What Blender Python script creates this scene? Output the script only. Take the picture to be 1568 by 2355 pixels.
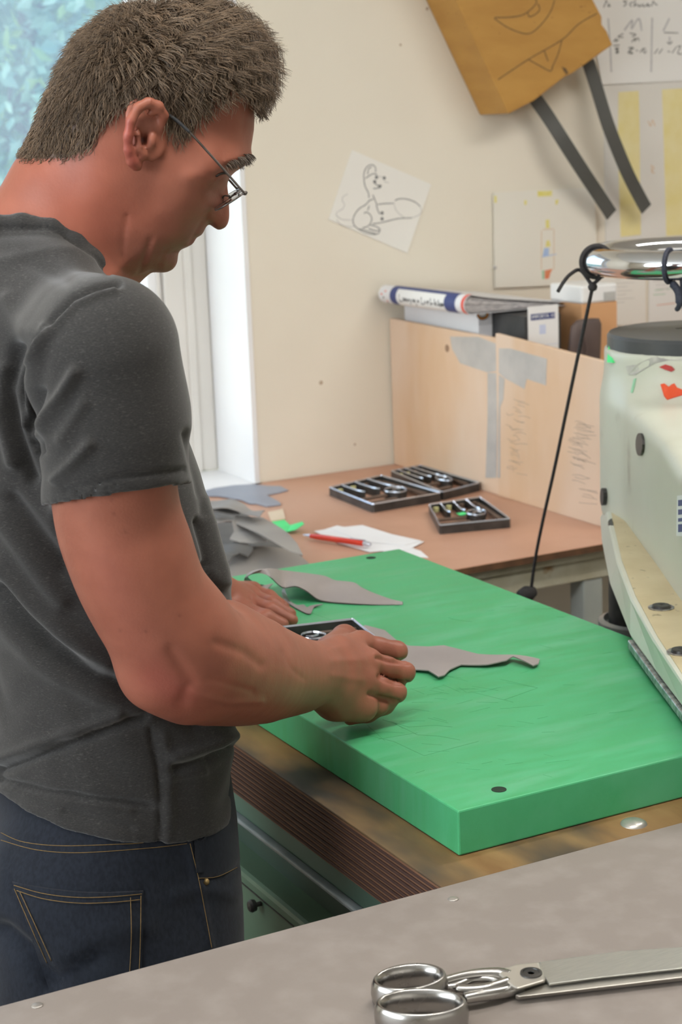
import bpy, bmesh, math, random
import numpy as np
from mathutils import Matrix, Vector
from mathutils.geometry import delaunay_2d_cdt
for o in list(bpy.data.objects):
    bpy.data.objects.remove(o, do_unlink=True)
random.seed(5)
RNG = np.random.default_rng(5)
scene = bpy.context.scene
COL = scene.collection

# ------------------------------------------------------------------ camera
FPX, YAW, PITCH, ROLL = 4000.0, .480, .216, -.0389
CXP, CYP = 784.0, 1177.5
CAM = np.array([0, 0, 1.60])
cf = np.array([math.sin(YAW)*math.cos(PITCH), math.cos(YAW)*math.cos(PITCH), -math.sin(PITCH)])
cr = np.array([math.cos(YAW), -math.sin(YAW), 0])
cu = np.cross(cr, cf)
cr, cu = cr*math.cos(ROLL)+cu*math.sin(ROLL), cu*math.cos(ROLL)-cr*math.sin(ROLL)
cam_d = bpy.data.cameras.new('camera')
cam = bpy.data.objects.new('camera', cam_d)
COL.objects.link(cam)
cam_d.sensor_fit = 'VERTICAL'
cam_d.sensor_height = 36.0
cam_d.lens = FPX/2355*36.0
cam.matrix_world = Matrix(((cr[0], cu[0], -cf[0], CAM[0]), (cr[1], cu[1], -cf[1], CAM[1]), (cr[2], cu[2], -cf[2], CAM[2]), (0, 0, 0, 1)))
cam_d.dof.use_dof = True
cam_d.dof.focus_distance = 1.75
cam_d.dof.aperture_fstop = 11.0
cam_d.clip_start = .05
scene.camera = cam

def ray(x, y): return cf+cr*(x-CXP)/FPX-cu*(y-CYP)/FPX
def onz(x, y, z):
    d = ray(x, y); return CAM+d*(z-CAM[2])/d[2]
def ony(x, y, Y):
    d = ray(x, y); return CAM+d*(Y-CAM[1])/d[1]
def onx(x, y, X):
    d = ray(x, y); return CAM+d*(X-CAM[0])/d[0]
def dep(x, y, D): return CAM+ray(x, y)*D

# ------------------------------------------------------------------ world and light
scene.view_settings.view_transform = 'Standard'
scene.view_settings.look = 'None'
scene.view_settings.gamma = 1.0
scene.view_settings.exposure = 0.54
world = bpy.data.worlds.new('sky')
scene.world = world
world.use_nodes = True
wn = world.node_tree
bg = wn.nodes['Background']
sky = wn.nodes.new('ShaderNodeTexSky')
sky.sky_type = 'HOSEK_WILKIE'
sky.turbidity = 4.0
sky.ground_albedo = .4
sky.sun_direction = (-.75, .35, .62)
wn.links.new(sky.outputs['Color'], bg.inputs['Color'])
bg.inputs['Strength'].default_value = 11.0

def area(name, loc, aim, sx, sy, power, col):
    d = bpy.data.lights.new(name, 'AREA'); d.shape = 'RECTANGLE'
    d.size, d.size_y = sx, sy
    d.energy = power; d.color = col
    o = bpy.data.objects.new(name, d); COL.objects.link(o)
    o.location = loc
    o.rotation_euler = (Vector(aim)-Vector(loc)).to_track_quat('-Z', 'Y').to_euler()
    return o
# daylight enters through the window in view (a sampling portal for the sky); added area lamps on closed walls stand in for assumed windows beside and behind the camera
pw = area('window_daylight_portal', (1.0, 3.70, 1.52), (1.0, 0, 1.52), 1.28, 1.42, 1, (1, 1, 1))
pw.data.cycles.is_portal = True
area('assumed_side_window_lamp', (-2.28, 1.0, 1.75), (3, 1.0, 1.5), 2.6, 1.4, 85, (.86, .93, 1.0))
area('assumed_rear_window_lamp', (1.4, -2.98, 1.9), (1.4, 4, 1.5), 4.2, 1.7, 13, (1.0, .97, .92))

# ------------------------------------------------------------------ helpers
def srgb(r, g, b):
    def c(v):
        v /= 255.0
        return v/12.92 if v <= .04045 else ((v+.055)/1.055)**2.4
    return (c(r), c(g), c(b))

def pmat(name, col, rough=.6, metal=0.0, col2=None, scale=12.0, detail=4.0, lo=.35, hi=.65, bump=0.0, bscale=120.0,
         stretch=None, spec=.5, coat=0.0, trans=0.0, ior=1.45, sss=0.0, col3=None, scale3=3.0, lo3=.5, hi3=.7, vcol=None, rvar=0.0, sheen=0.0):
    m = bpy.data.materials.new(name); m.use_nodes = True
    nt = m.node_tree; b = nt.nodes['Principled BSDF']
    b.inputs['Roughness'].default_value = rough
    b.inputs['Metallic'].default_value = metal
    b.inputs['Specular IOR Level'].default_value = spec
    b.inputs['Coat Weight'].default_value = coat
    b.inputs['Transmission Weight'].default_value = trans
    b.inputs['IOR'].default_value = ior
    b.inputs['Sheen Weight'].default_value = sheen
    if sss:
        b.inputs['Subsurface Weight'].default_value = sss
        b.inputs['Subsurface Radius'].default_value = (1.0, .35, .2)
        b.inputs['Subsurface Scale'].default_value = .006
    c = tuple(col)+(1,)
    b.inputs['Base Color'].default_value = c
    tc = nt.nodes.new('ShaderNodeTexCoord')
    mp = nt.nodes.new('ShaderNodeMapping')
    nt.links.new(tc.outputs['Object'], mp.inputs['Vector'])
    if stretch: mp.inputs['Scale'].default_value = stretch
    src = None
    if vcol:
        a = nt.nodes.new('ShaderNodeAttribute'); a.attribute_name = vcol; src = a.outputs['Color']
    def mixer(prev, base, other, sc, l, h, mode='MIX'):
        n = nt.nodes.new('ShaderNodeTexNoise'); n.inputs['Scale'].default_value = sc; n.inputs['Detail'].default_value = detail
        nt.links.new(mp.outputs['Vector'], n.inputs['Vector'])
        mr = nt.nodes.new('ShaderNodeMapRange'); mr.inputs['From Min'].default_value = l; mr.inputs['From Max'].default_value = h
        nt.links.new(n.outputs['Fac'], mr.inputs['Value'])
        mx = nt.nodes.new('ShaderNodeMix'); mx.data_type = 'RGBA'; mx.blend_type = mode
        nt.links.new(mr.outputs['Result'], mx.inputs[0])
        if prev is None: mx.inputs[6].default_value = tuple(base)+(1,)
        else: nt.links.new(prev, mx.inputs[6])
        mx.inputs[7].default_value = tuple(other)+(1,)
        return mx.outputs[2], mr.outputs['Result']
    if col2 is not None:
        src, fac = mixer(src, col, col2, scale, lo, hi, 'MULTIPLY' if vcol else 'MIX')
        if rvar:
            mr = nt.nodes.new('ShaderNodeMapRange'); mr.inputs['To Min'].default_value = rough; mr.inputs['To Max'].default_value = rough+rvar
            nt.links.new(fac, mr.inputs['Value']); nt.links.new(mr.outputs['Result'], b.inputs['Roughness'])
    if col3 is not None:
        src, _ = mixer(src, col, col3, scale3, lo3, hi3)
    if src is not None: nt.links.new(src, b.inputs['Base Color'])
    if bump:
        n = nt.nodes.new('ShaderNodeTexNoise'); n.inputs['Scale'].default_value = bscale; n.inputs['Detail'].default_value = 3
        nt.links.new(mp.outputs['Vector'], n.inputs['Vector'])
        bp = nt.nodes.new('ShaderNodeBump'); bp.inputs['Strength'].default_value = bump; bp.inputs['Distance'].default_value = .002
        nt.links.new(n.outputs['Fac'], bp.inputs['Height']); nt.links.new(bp.outputs['Normal'], b.inputs['Normal'])
    return m

class MB:
    """collects shapes into one mesh"""
    def __init__(s): s.v = []; s.f = []
    def add(s, vs, fs):
        n = len(s.v); s.v += [tuple(map(float, p)) for p in vs]; s.f += [tuple(i+n for i in f) for f in fs]; return s
    def box(s, lo, hi):
        (a, b, c), (d, e, f) = lo, hi
        return s.add([(a,b,c),(d,b,c),(d,e,c),(a,e,c),(a,b,f),(d,b,f),(d,e,f),(a,e,f)],
                     [(0,3,2,1),(4,5,6,7),(0,1,5,4),(1,2,6,5),(2,3,7,6),(3,0,4,7)])
    def prism(s, bottom, top):
        """two matching loops of 3D points"""
        n = len(bottom)
        return s.add(list(bottom)+list(top), [tuple(range(n-1,-1,-1)), tuple(range(n, 2*n))]+[(i,(i+1)%n,n+(i+1)%n,n+i) for i in range(n)])
    def poly(s, pts, d):
        """planar outline thickened along vector d"""
        pts = [np.array(p, float) for p in pts]; d = np.array(d, float)
        nn = sum(np.cross(pts[i]-pts[0], pts[(i+1)%len(pts)]-pts[0]) for i in range(len(pts)))
        if nn@d < 0: pts = pts[::-1]
        return s.prism(pts, [p+d for p in pts])
    def tube(s, pts, r, n=8, closed=False, cap=True):
        pts = np.array(pts, float); m = len(pts)
        r = np.broadcast_to(np.asarray(r, float), (m,)) if np.ndim(r) < 2 else r
        if closed: t = np.roll(pts,-1,0)-np.roll(pts,1,0)
        else: t = np.gradient(pts, axis=0)
        t /= np.linalg.norm(t, axis=1)[:,None]+1e-12
        up = np.array([0,0,1.]) if abs(t[0][2]) < .9 else np.array([1.,0,0])
        a = np.cross(t[0], up); a /= np.linalg.norm(a); vs = []
        for i in range(m):
            a = a-t[i]*(a@t[i]); a /= np.linalg.norm(a); b = np.cross(t[i], a)
            for k in range(n):
                w = 2*math.pi*k/n; vs.append(pts[i]+(a*math.cos(w)+b*math.sin(w))*r[i])
        fs = []
        for i in range(m if closed else m-1):
            j = (i+1)%m
            for k in range(n):
                l = (k+1)%n; fs.append((i*n+k, i*n+l, j*n+l, j*n+k))
        if not closed and cap: fs += [tuple(range(n-1,-1,-1)), tuple((m-1)*n+k for k in range(n))]
        return s.add(vs, fs)
    def lathe(s, prof, c, n=32, axis=(0,0,1), a0=0, closed_prof=False):
        """prof: (radius, height) pairs round an axis through c"""
        ax = Vector(axis).normalized(); q = Vector((0,0,1)).rotation_difference(ax); m = len(prof); vs = []
        for k in range(n):
            w = 2*math.pi*k/n+a0
            for rr, h in prof: vs.append(np.array(q@Vector((rr*math.cos(w), rr*math.sin(w), h)))+np.array(c))
        fs = []
        for k in range(n):
            l = (k+1)%n
            for i in range(m if closed_prof else m-1):
                j = (i+1)%m; fs.append((k*m+i, l*m+i, l*m+j, k*m+j))
        if not closed_prof:
            if prof[0][0] > 1e-6: fs.append(tuple(k*m for k in range(n-1,-1,-1)))
            if prof[-1][0] > 1e-6: fs.append(tuple(k*m+m-1 for k in range(n)))
        return s.add(vs, fs)
    def grid(s, P, closed_u=False):
        """P: (nu,nv,3) array"""
        P = np.asarray(P, float); a, b = P.shape[:2]
        return s.add(P.reshape(-1,3), [(i*b+j, ((i+1)%a)*b+j, ((i+1)%a)*b+j+1, i*b+j+1) for i in range(a if closed_u else a-1) for j in range(b-1)])
    def strip(s, pts, w, nrm, h=.0006):
        """flat ribbon of width w along pts lying on a plane of normal nrm, raised by h"""
        pts = np.array(pts, float); nrm = np.array(nrm, float); t = np.gradient(pts, axis=0)
        t /= np.linalg.norm(t, axis=1)[:,None]+1e-9; sd = np.cross(nrm, t)*w/2
        m = len(pts); vs = list(pts+sd)+list(pts-sd)+list(pts+sd+nrm*h)+list(pts-sd+nrm*h); fs = []
        for i in range(m-1):
            fs += [(2*m+i,3*m+i,3*m+i+1,2*m+i+1), (i,2*m+i,2*m+i+1,i+1), (m+i,m+i+1,3*m+i+1,3*m+i)]
        return s.add(vs, fs)
    def build(s, name, mat, parent=None, smooth=False, bevel=0.0, seg=2, weld=False, recalc=True, solid=0.0):
        me = bpy.data.meshes.new(name)
        v = np.array(s.v); lo = v.min(0); hi = v.max(0); c = np.array([(lo[0]+hi[0])/2, (lo[1]+hi[1])/2, lo[2]])
        me.from_pydata((v-c).tolist(), [], s.f)
        if bevel or weld or recalc:
            bm = bmesh.new(); bm.from_mesh(me)
            if weld: bmesh.ops.remove_doubles(bm, verts=bm.verts, dist=1e-5)
            if recalc: bmesh.ops.recalc_face_normals(bm, faces=bm.faces)
            if bevel:
                es = [e for e in bm.edges if len(e.link_faces) == 2 and e.calc_face_angle(0) > .5]
                bmesh.ops.bevel(bm, geom=es, offset=bevel, segments=seg, affect='EDGES', profile=.5, clamp_overlap=True)
            bm.to_mesh(me); bm.free()
        o = bpy.data.objects.new(name, me); COL.objects.link(o)
        o.location = c
        me.materials.append(mat)
        if smooth:
            for p in me.polygons: p.use_smooth = True
            if smooth is not True:
                me.set_sharp_from_angle(angle=smooth)
        if parent is not None: par(o, parent)
        return o

def wloc(o):
    p = Vector(o.location)
    if o.parent is not None: p = p+wloc(o.parent)
    return p
def par(o, p):
    o.parent = p; o.location = Vector(o.location)-wloc(p)
def thing(name, label, cat, loc, group=None):
    o = bpy.data.objects.new(name, None); COL.objects.link(o); o.location = Vector([float(a) for a in loc])
    o.empty_display_size = .05
    return tag(o, label, cat, group)
def tag(o, label, cat, group=None):
    o['label'] = label; o['category'] = cat
    if group: o['group'] = group
    return o
def struct(o):
    o['kind'] = 'structure'; return o
def crv(pts, n=8, closed=False):
    """Catmull-Rom through pts"""
    p = np.array(pts, float); m = len(p); out = []
    for i in range(m if closed else m-1):
        a, b, c, d = (p[(i-1)%m], p[i], p[(i+1)%m], p[(i+2)%m]) if closed else (p[max(i-1,0)], p[i], p[i+1], p[min(i+2,m-1)])
        for k in range(n):
            t = k/n
            out.append(.5*(2*b+(c-a)*t+(2*a-5*b+4*c-d)*t*t+(3*b-a-3*c+d)*t**3))
    if not closed: out.append(p[-1])
    return np.array(out)
def inside(pt, poly):
    x, y = pt; r = False; n = len(poly)
    for i in range(n):
        x1, y1 = poly[i]; x2, y2 = poly[(i+1)%n]
        if (y1 > y) != (y2 > y) and x < (x2-x1)*(y-y1)/(y2-y1)+x1: r = not r
    return r
def sheet(name, outline, zf, mat, parent=None, step=.006, thick=.0014, smooth=True):
    """thin piece cut to an outline in plan; zf(x,y) gives the height of its underside"""
    o2 = []
    n = len(outline)
    for i in range(n):
        a, b = np.array(outline[i][:2]), np.array(outline[(i+1)%n][:2]); k = max(1, int(np.linalg.norm(b-a)/step))
        o2 += [tuple(a+(b-a)*t/k) for t in range(k)]
    xs = [p[0] for p in o2]; ys = [p[1] for p in o2]; pts = list(o2)
    for x in np.arange(min(xs), max(xs), step):
        for y in np.arange(min(ys), max(ys), step):
            q = (x+random.uniform(-.2,.2)*step, y+random.uniform(-.2,.2)*step)
            if inside(q, o2) and min((q[0]-p[0])**2+(q[1]-p[1])**2 for p in o2) > (.45*step)**2: pts.append(q)
    m = len(o2)
    r = delaunay_2d_cdt([Vector(p) for p in pts], [(i,(i+1)%m) for i in range(m)], [], 1, 1e-6)
    V = [(v.x, v.y) for v in r[0]]; k = len(V)
    T = [tuple(f) for f in r[2] if inside(np.mean([V[i] for i in f], axis=0), o2)]
    cnt = {}
    for f in T:
        for i in range(len(f)): e = (f[i], f[(i+1)%len(f)]); cnt[e] = 1
    edge = [e for e in cnt if (e[1], e[0]) not in cnt]
    b = MB()
    b.add([(x, y, zf(x, y)) for x, y in V]+[(x, y, zf(x, y)+thick) for x, y in V],
          [f[::-1] for f in T]+[tuple(i+k for i in f) for f in T]+[(a, c, c+k, a+k) for a, c in edge])
    return b.build(name, mat, parent, smooth=.7 if smooth else False)

# ------------------------------------------------------------------ smooth implicit shapes meshed with surface nets
from mathutils.bvhtree import BVHTree
def unit(v): return np.asarray(v, float)/np.linalg.norm(v)
def project(P):
    q = P-CAM; d = q@cf
    return CXP+FPX*(q@cr)/d, CYP-FPX*(q@cu)/d, d
class Prim:
    def __init__(s, fn, lo, hi, k=.01, op='u'): s.fn, s.lo, s.hi, s.k, s.op = fn, np.asarray(lo, float), np.asarray(hi, float), k, op
def chain(pts, rad, k=.01, op='u', kk=.006, flat=None):
    """run of round cones through pts with radii rad; flat=(axis, factor) squashes the section along an axis"""
    pts = [np.asarray(p, float) for p in pts]
    def fn(P):
        d = None
        for a, b, ra, rb in zip(pts[:-1], pts[1:], rad[:-1], rad[1:]):
            ab = b-a; t = np.clip((P-a)@ab/(ab@ab), 0, 1); q = P-a-t[:,None]*ab
            if flat is not None:
                e = q@flat[0]; q = q+np.outer(e*(1/flat[1]-1), flat[0])
            e = np.sqrt((q*q).sum(1))-(ra+(rb-ra)*t)
            d = e if d is None else smin(d, e, kk)
        return d
    m = max(rad)
    return Prim(fn, np.min(pts, 0)-m, np.max(pts, 0)+m, k, op)
def ball(c, r, k=.01, op='u'):
    c = np.asarray(c, float); return Prim(lambda P: np.sqrt(((P-c)**2).sum(1))-r, c-r, c+r, k, op)
def ellip(c, ax, r, k=.01, op='u'):
    c = np.asarray(c, float); ax = np.array([unit(a) for a in ax]); r = np.asarray(r, float)
    def fn(P):
        q = (P-c)@ax.T; k0 = np.sqrt(((q/r)**2).sum(1)); k1 = np.sqrt(((q/r**2)**2).sum(1))+1e-9; return k0*(k0-1)/k1
    return Prim(fn, c-r.max(), c+r.max(), k, op)
def smin(a, b, k):
    h = np.maximum(k-np.abs(a-b), 0)/k; return np.minimum(a, b)-h*h*k*.25
def evalf(prims, P, lo=None, hi=None, base=None):
    d = np.full(len(P), 1.0) if base is None else base
    for p in prims:
        if lo is not None and ((p.lo-p.k-.03 > hi).any() or (p.hi+p.k+.03 < lo).any()): continue
        e = p.fn(P)
        if p.op == 'u': d = smin(d, e, p.k)
        elif p.op == 's': d = -smin(-d, e, p.k)
        elif p.op == 'd': d = d-e                      # displacement
        elif p.op == 'x': d = -smin(-d, -e, p.k)       # intersection
    return d
def surfnet(prims, lo, hi, h, bs=16):
    """surface nets over the blocks that the zero surface passes through"""
    lo = np.asarray(lo, float); n = np.ceil((np.asarray(hi)-lo)/(h*bs)).astype(int)
    NJ, NK = n[1]*bs+2, n[2]*bs+2
    ii = np.stack(np.meshgrid(*[np.arange(k) for k in n], indexing='ij'), -1).reshape(-1, 3)
    ctr = lo+(ii+.5)*h*bs; keep = np.abs(evalf(prims, ctr)) < h*bs*1.35
    g = np.arange(bs+2); G = np.stack(np.meshgrid(g, g, g, indexing='ij'), -1).reshape(-1, 3)
    keys, vs, quads = [], [], []
    co = np.array([(i, j, k) for i in (0, 1) for j in (0, 1) for k in (0, 1)])
    ed = [(a, b) for a in range(8) for b in range(a+1, 8) if np.abs(co[a]-co[b]).sum() == 1]
    for b in ii[keep]:
        o = b*bs; P = lo+(G+o)*h
        D = evalf(prims, P, P[0], P[-1]).reshape(bs+2, bs+2, bs+2)
        if D.min() > 0 or D.max() < 0: continue
        c = [D[x:x+bs+1, y:y+bs+1, z:z+bs+1] for x, y, z in co]
        ins = sum((q < 0).astype(np.int8) for q in c); m = (ins > 0) & (ins < 8)
        idx = np.argwhere(m)
        if len(idx):
            cv = np.stack([q[m] for q in c], 1); s = np.zeros((len(idx), 3)); w = np.zeros(len(idx))
            for a, e in ed:
                x = (cv[:,a] < 0) != (cv[:,e] < 0); t = np.where(x, cv[:,a]/np.where(x, cv[:,a]-cv[:,e], 1), 0)
                s += np.where(x[:,None], co[a]+t[:,None]*(co[e]-co[a]), 0); w += x
            gi = idx+o; keys.append((gi[:,0]*NJ+gi[:,1])*NK+gi[:,2]); vs.append(lo+(gi+s/w[:,None])*h)
        for ax in range(3):
            A = D[:bs+1, :bs+1, :bs+1]; B = np.roll(D, -1, ax)[:bs+1, :bs+1, :bs+1]
            x = (A < 0) != (B < 0); u, v = [(1,2), (2,0), (0,1)][ax]
            # owned edges: base index 1..bs on the two other axes, 0..bs-1 along ax
            sel = np.zeros_like(x); sl = [slice(1, bs+1)]*3; sl[ax] = slice(0, bs); sel[tuple(sl)] = True
            e = np.argwhere(x & sel)
            if not len(e): continue
            neg = A[tuple(e.T)] < 0; e = e+o; du = np.eye(3, dtype=int)[u]; dv = np.eye(3, dtype=int)[v]
            q = np.stack([e-du-dv, e-dv, e, e-du], 1); q[~neg] = q[~neg][:, ::-1]
            quads.append((q[:,:,0]*NJ+q[:,:,1])*NK+q[:,:,2])
    keys = np.concatenate(keys); vs = np.concatenate(vs); quads = np.concatenate(quads)
    uk, first = np.unique(keys, return_index=True); V = vs[first]
    f = np.searchsorted(uk, quads); f = np.clip(f, 0, len(uk)-1); ok = (uk[f] == quads).all(1)
    return V, f[ok]
def largest(V, F):
    """keep the largest connected piece"""
    e = np.concatenate([F[:, [0,1]], F[:, [1,2]], F[:, [2,3]], F[:, [3,0]]]); l = np.arange(len(V))
    for _ in range(200):
        m = np.minimum(l[e[:,0]], l[e[:,1]]); n = l.copy(); np.minimum.at(n, e[:,0], m); np.minimum.at(n, e[:,1], m); n = n[n]; n = n[n]
        if (n == l).all(): break
        l = n
    k = np.bincount(l).argmax(); F = F[l[F[:,0]] == k]; u, i = np.unique(F, return_inverse=True)
    return V[u], i.reshape(-1, 4)
def vsmooth(V, F, it=2, lam=.5):
    e = np.concatenate([F[:, [0,1]], F[:, [1,2]], F[:, [2,3]], F[:, [3,0]]]); n = len(V)
    deg = np.bincount(e.ravel(), minlength=n).astype(float)
    for _ in range(it):
        s = np.stack([np.bincount(e[:,0], V[e[:,1], c], n)+np.bincount(e[:,1], V[e[:,0], c], n) for c in range(3)], 1)
        V = V+lam*(s/np.maximum(deg, 1)[:,None]-V)
    return V
def np_mesh(name, V, F, mat, parent, color=None):
    me = bpy.data.meshes.new(name); c = np.array([V[:,0].mean(), V[:,1].mean(), V[:,2].min()])
    me.vertices.add(len(V)); me.vertices.foreach_set('co', (V-c).astype(np.float32).ravel())
    k = F.shape[1]; me.loops.add(F.size); me.loops.foreach_set('vertex_index', F.astype(np.int32).ravel())
    me.polygons.add(len(F)); me.polygons.foreach_set('loop_start', np.arange(0, F.size, k, dtype=np.int32))
    me.polygons.foreach_set('use_smooth', np.ones(len(F), bool))
    me.update(calc_edges=True); me.validate()
    if color is not None:
        a = me.color_attributes.new('tint', 'FLOAT_COLOR', 'POINT'); a.data.foreach_set('color', np.c_[color, np.ones(len(V))].astype(np.float32).ravel())
    me.materials.append(mat)
    o = bpy.data.objects.new(name, me); COL.objects.link(o); o.location = c
    par(o, parent); return o
def segdist(x, y, poly):
    d = np.full(x.shape, 1e9)
    for (x1, y1), (x2, y2) in zip(poly[:-1], poly[1:]):
        vx, vy = x2-x1, y2-y1; t = np.clip(((x-x1)*vx+(y-y1)*vy)/(vx*vx+vy*vy+1e-9), 0, 1)
        d = np.minimum(d, np.hypot(x-x1-t*vx, y-y1-t*vy))
    return d
def inpoly(x, y, poly):
    r = np.zeros(x.shape, bool); n = len(poly)
    for i in range(n):
        x1, y1 = poly[i]; x2, y2 = poly[(i+1)%n]
        with np.errstate(divide='ignore', invalid='ignore'): r ^= ((y1 > y) != (y2 > y)) & (x < (x2-x1)*(y-y1)/(y2-y1+1e-12)+x1)
    return r


# ================================================================== the room
YW = 3.55                                   # back wall
M_wall = pmat('wall_paint', (.80, .745, .63), .85, col2=(.76, .70, .585), scale=2.2, bump=.15, bscale=60)
M_white = pmat('white_paint', (.86, .86, .86), .45, col2=(.82, .82, .83), scale=5)
M_cream = pmat('cream_paint', (.74, .71, .66), .5, col2=(.70, .67, .62), scale=4)
M_floor = pmat('floor_screed', (.13, .10, .08), .6, col2=(.09, .07, .055), scale=3)
M_ceil = pmat('ceiling_paint', (.85, .84, .80), .9, col2=(.82, .81, .78), scale=2)
M_glass = bpy.data.materials.new('veiled_window_glass'); M_glass.use_nodes = True  # translucent share imitates the bluish veil of glare on the pane
nt = M_glass.node_tree; nt.nodes.remove(nt.nodes['Principled BSDF'])
n_tr = nt.nodes.new('ShaderNodeBsdfTransparent'); n_veil = nt.nodes.new('ShaderNodeBsdfTranslucent'); n_veil.inputs['Color'].default_value = (.80, .90, 1.0, 1)
n_gl = nt.nodes.new('ShaderNodeBsdfGlossy'); n_gl.inputs['Roughness'].default_value = .02; n_m1 = nt.nodes.new('ShaderNodeMixShader'); n_m2 = nt.nodes.new('ShaderNodeMixShader')
n_no = nt.nodes.new('ShaderNodeTexNoise'); n_no.inputs['Scale'].default_value = 2.5; n_mr = nt.nodes.new('ShaderNodeMapRange'); n_mr.inputs['To Min'].default_value = .10; n_mr.inputs['To Max'].default_value = .26
nt.links.new(n_no.outputs['Fac'], n_mr.inputs['Value']); nt.links.new(n_mr.outputs['Result'], n_m1.inputs[0]); nt.links.new(n_tr.outputs[0], n_m1.inputs[1]); nt.links.new(n_veil.outputs[0], n_m1.inputs[2])
n_m2.inputs[0].default_value = .04; nt.links.new(n_m1.outputs[0], n_m2.inputs[1]); nt.links.new(n_gl.outputs[0], n_m2.inputs[2]); nt.links.new(n_m2.outputs[0], nt.nodes['Material Output'].inputs['Surface'])
WX1 = 1.641; WX0 = .36; WZ0 = .80; WZ1 = 2.25
b = MB()
b.box((-2.3, YW, 0), (WX0, YW+.30, 2.8)).box((WX1, YW, 0), (4.6, YW+.30, 2.8)).box((WX0, YW, 0), (WX1, YW+.30, WZ0)).box((WX0, YW, WZ1), (WX1, YW+.30, 2.8))
wb = struct(b.build('wall_back', M_wall))
# nail holes and specks left in the plaster
M_speck = pmat('plaster_hole', (.40, .31, .22), .9, col2=(.5, .40, .30), scale=60)
for px, py, rr in ((738, 880, .005), (816, 1022, .003), (982, 20, .004), (921, 103, .003)):
    p = ony(px, py, YW)
    MB().lathe([(0, .0015), (rr*.6, .0012), (rr, 0)], p, 9, (0, -1, 0)).build('plaster_hole', M_speck, wb)
struct(MB().box((-2.4, -3.0, -.05), (4.6, YW, 0)).build('floor', M_floor))
struct(MB().box((-2.4, -3.1, 2.8), (4.7, YW+.3, 2.9)).build('ceiling', M_ceil))
struct(MB().box((-2.4, -3.1, 0), (-2.3, YW, 2.8)).build('wall_left', M_wall))
struct(MB().box((4.6, -3.1, 0), (4.7, YW+.3, 2.8)).build('wall_right', M_wall))
struct(MB().box((-2.3, -3.1, 0), (4.6, -3.0, 2.8)).build('wall_rear', M_wall))
struct(MB().box((WX1, YW-.012, 0), (4.6, YW, .09)).build('baseboard_back', M_cream))
# white lining of the window recess
struct(MB().box((WX1-.012, YW-.002, WZ0+.02), (WX1, YW+.205, WZ1)).build('trim_1', M_white))
struct(MB().box((WX0, YW-.002, WZ0+.02), (WX0+.012, YW+.205, WZ1)).build('trim_2', M_white))
struct(MB().box((WX0+.012, YW-.002, WZ1-.012), (WX1-.012, YW+.205, WZ1)).build('trim_3', M_white))
struct(MB().box((WX0, YW-.02, WZ0), (WX1, YW+.205, WZ0+.02)).build('trim_4', M_white))
# window: fixed frame, sash and pane
FY = YW+.205
xa = ony(377, 640, FY)[0]; xb = ony(334, 640, FY+.02)[0]
win = struct(bpy.data.objects.new('window_1', None)); COL.objects.link(win); win.location = ((WX0+WX1)/2, FY, WZ0)
fw = WX1-.012-xa
def ringframe(x0, x1, z0, z1, w, y0, y1):
    m = MB()
    m.box((x0, y0, z0), (x0+w, y1, z1)).box((x1-w, y0, z0), (x1, y1, z1)).box((x0+w, y0, z0), (x1-w, y1, z0+w)).box((x0+w, y0, z1-w), (x1-w, y1, z1))
    return m
ringframe(WX0+.012, WX1-.012, WZ0+.02, WZ1-.012, fw, FY, FY+.07).build('window_frame', M_cream, win, bevel=.004)
MB().box((xa+fw*.45, FY-.006, WZ0+.02), (xa+fw*.62, FY, WZ1-.012)).build('frame_bead', M_cream, win, bevel=.002)
ringframe(WX0+.012+fw, xa, WZ0+.02+fw, WZ1-.012-fw, xa-xb, FY+.012, FY+.06).build('window_sash', M_white, win, bevel=.006)  # whiter than the frame: side light on the sash put into its paint
MB().box((xa-.4*(xa-xb), FY+.006, WZ0+.02+fw), (xa-.25*(xa-xb), FY+.012, WZ1-.012-fw)).build('window_seal', M_cream, win)
MB().box((WX0+.02+fw, FY+.034, WZ0+.04+fw), (xb, FY+.040, WZ1-.03-fw)).build('window_pane', M_glass, win)

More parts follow.
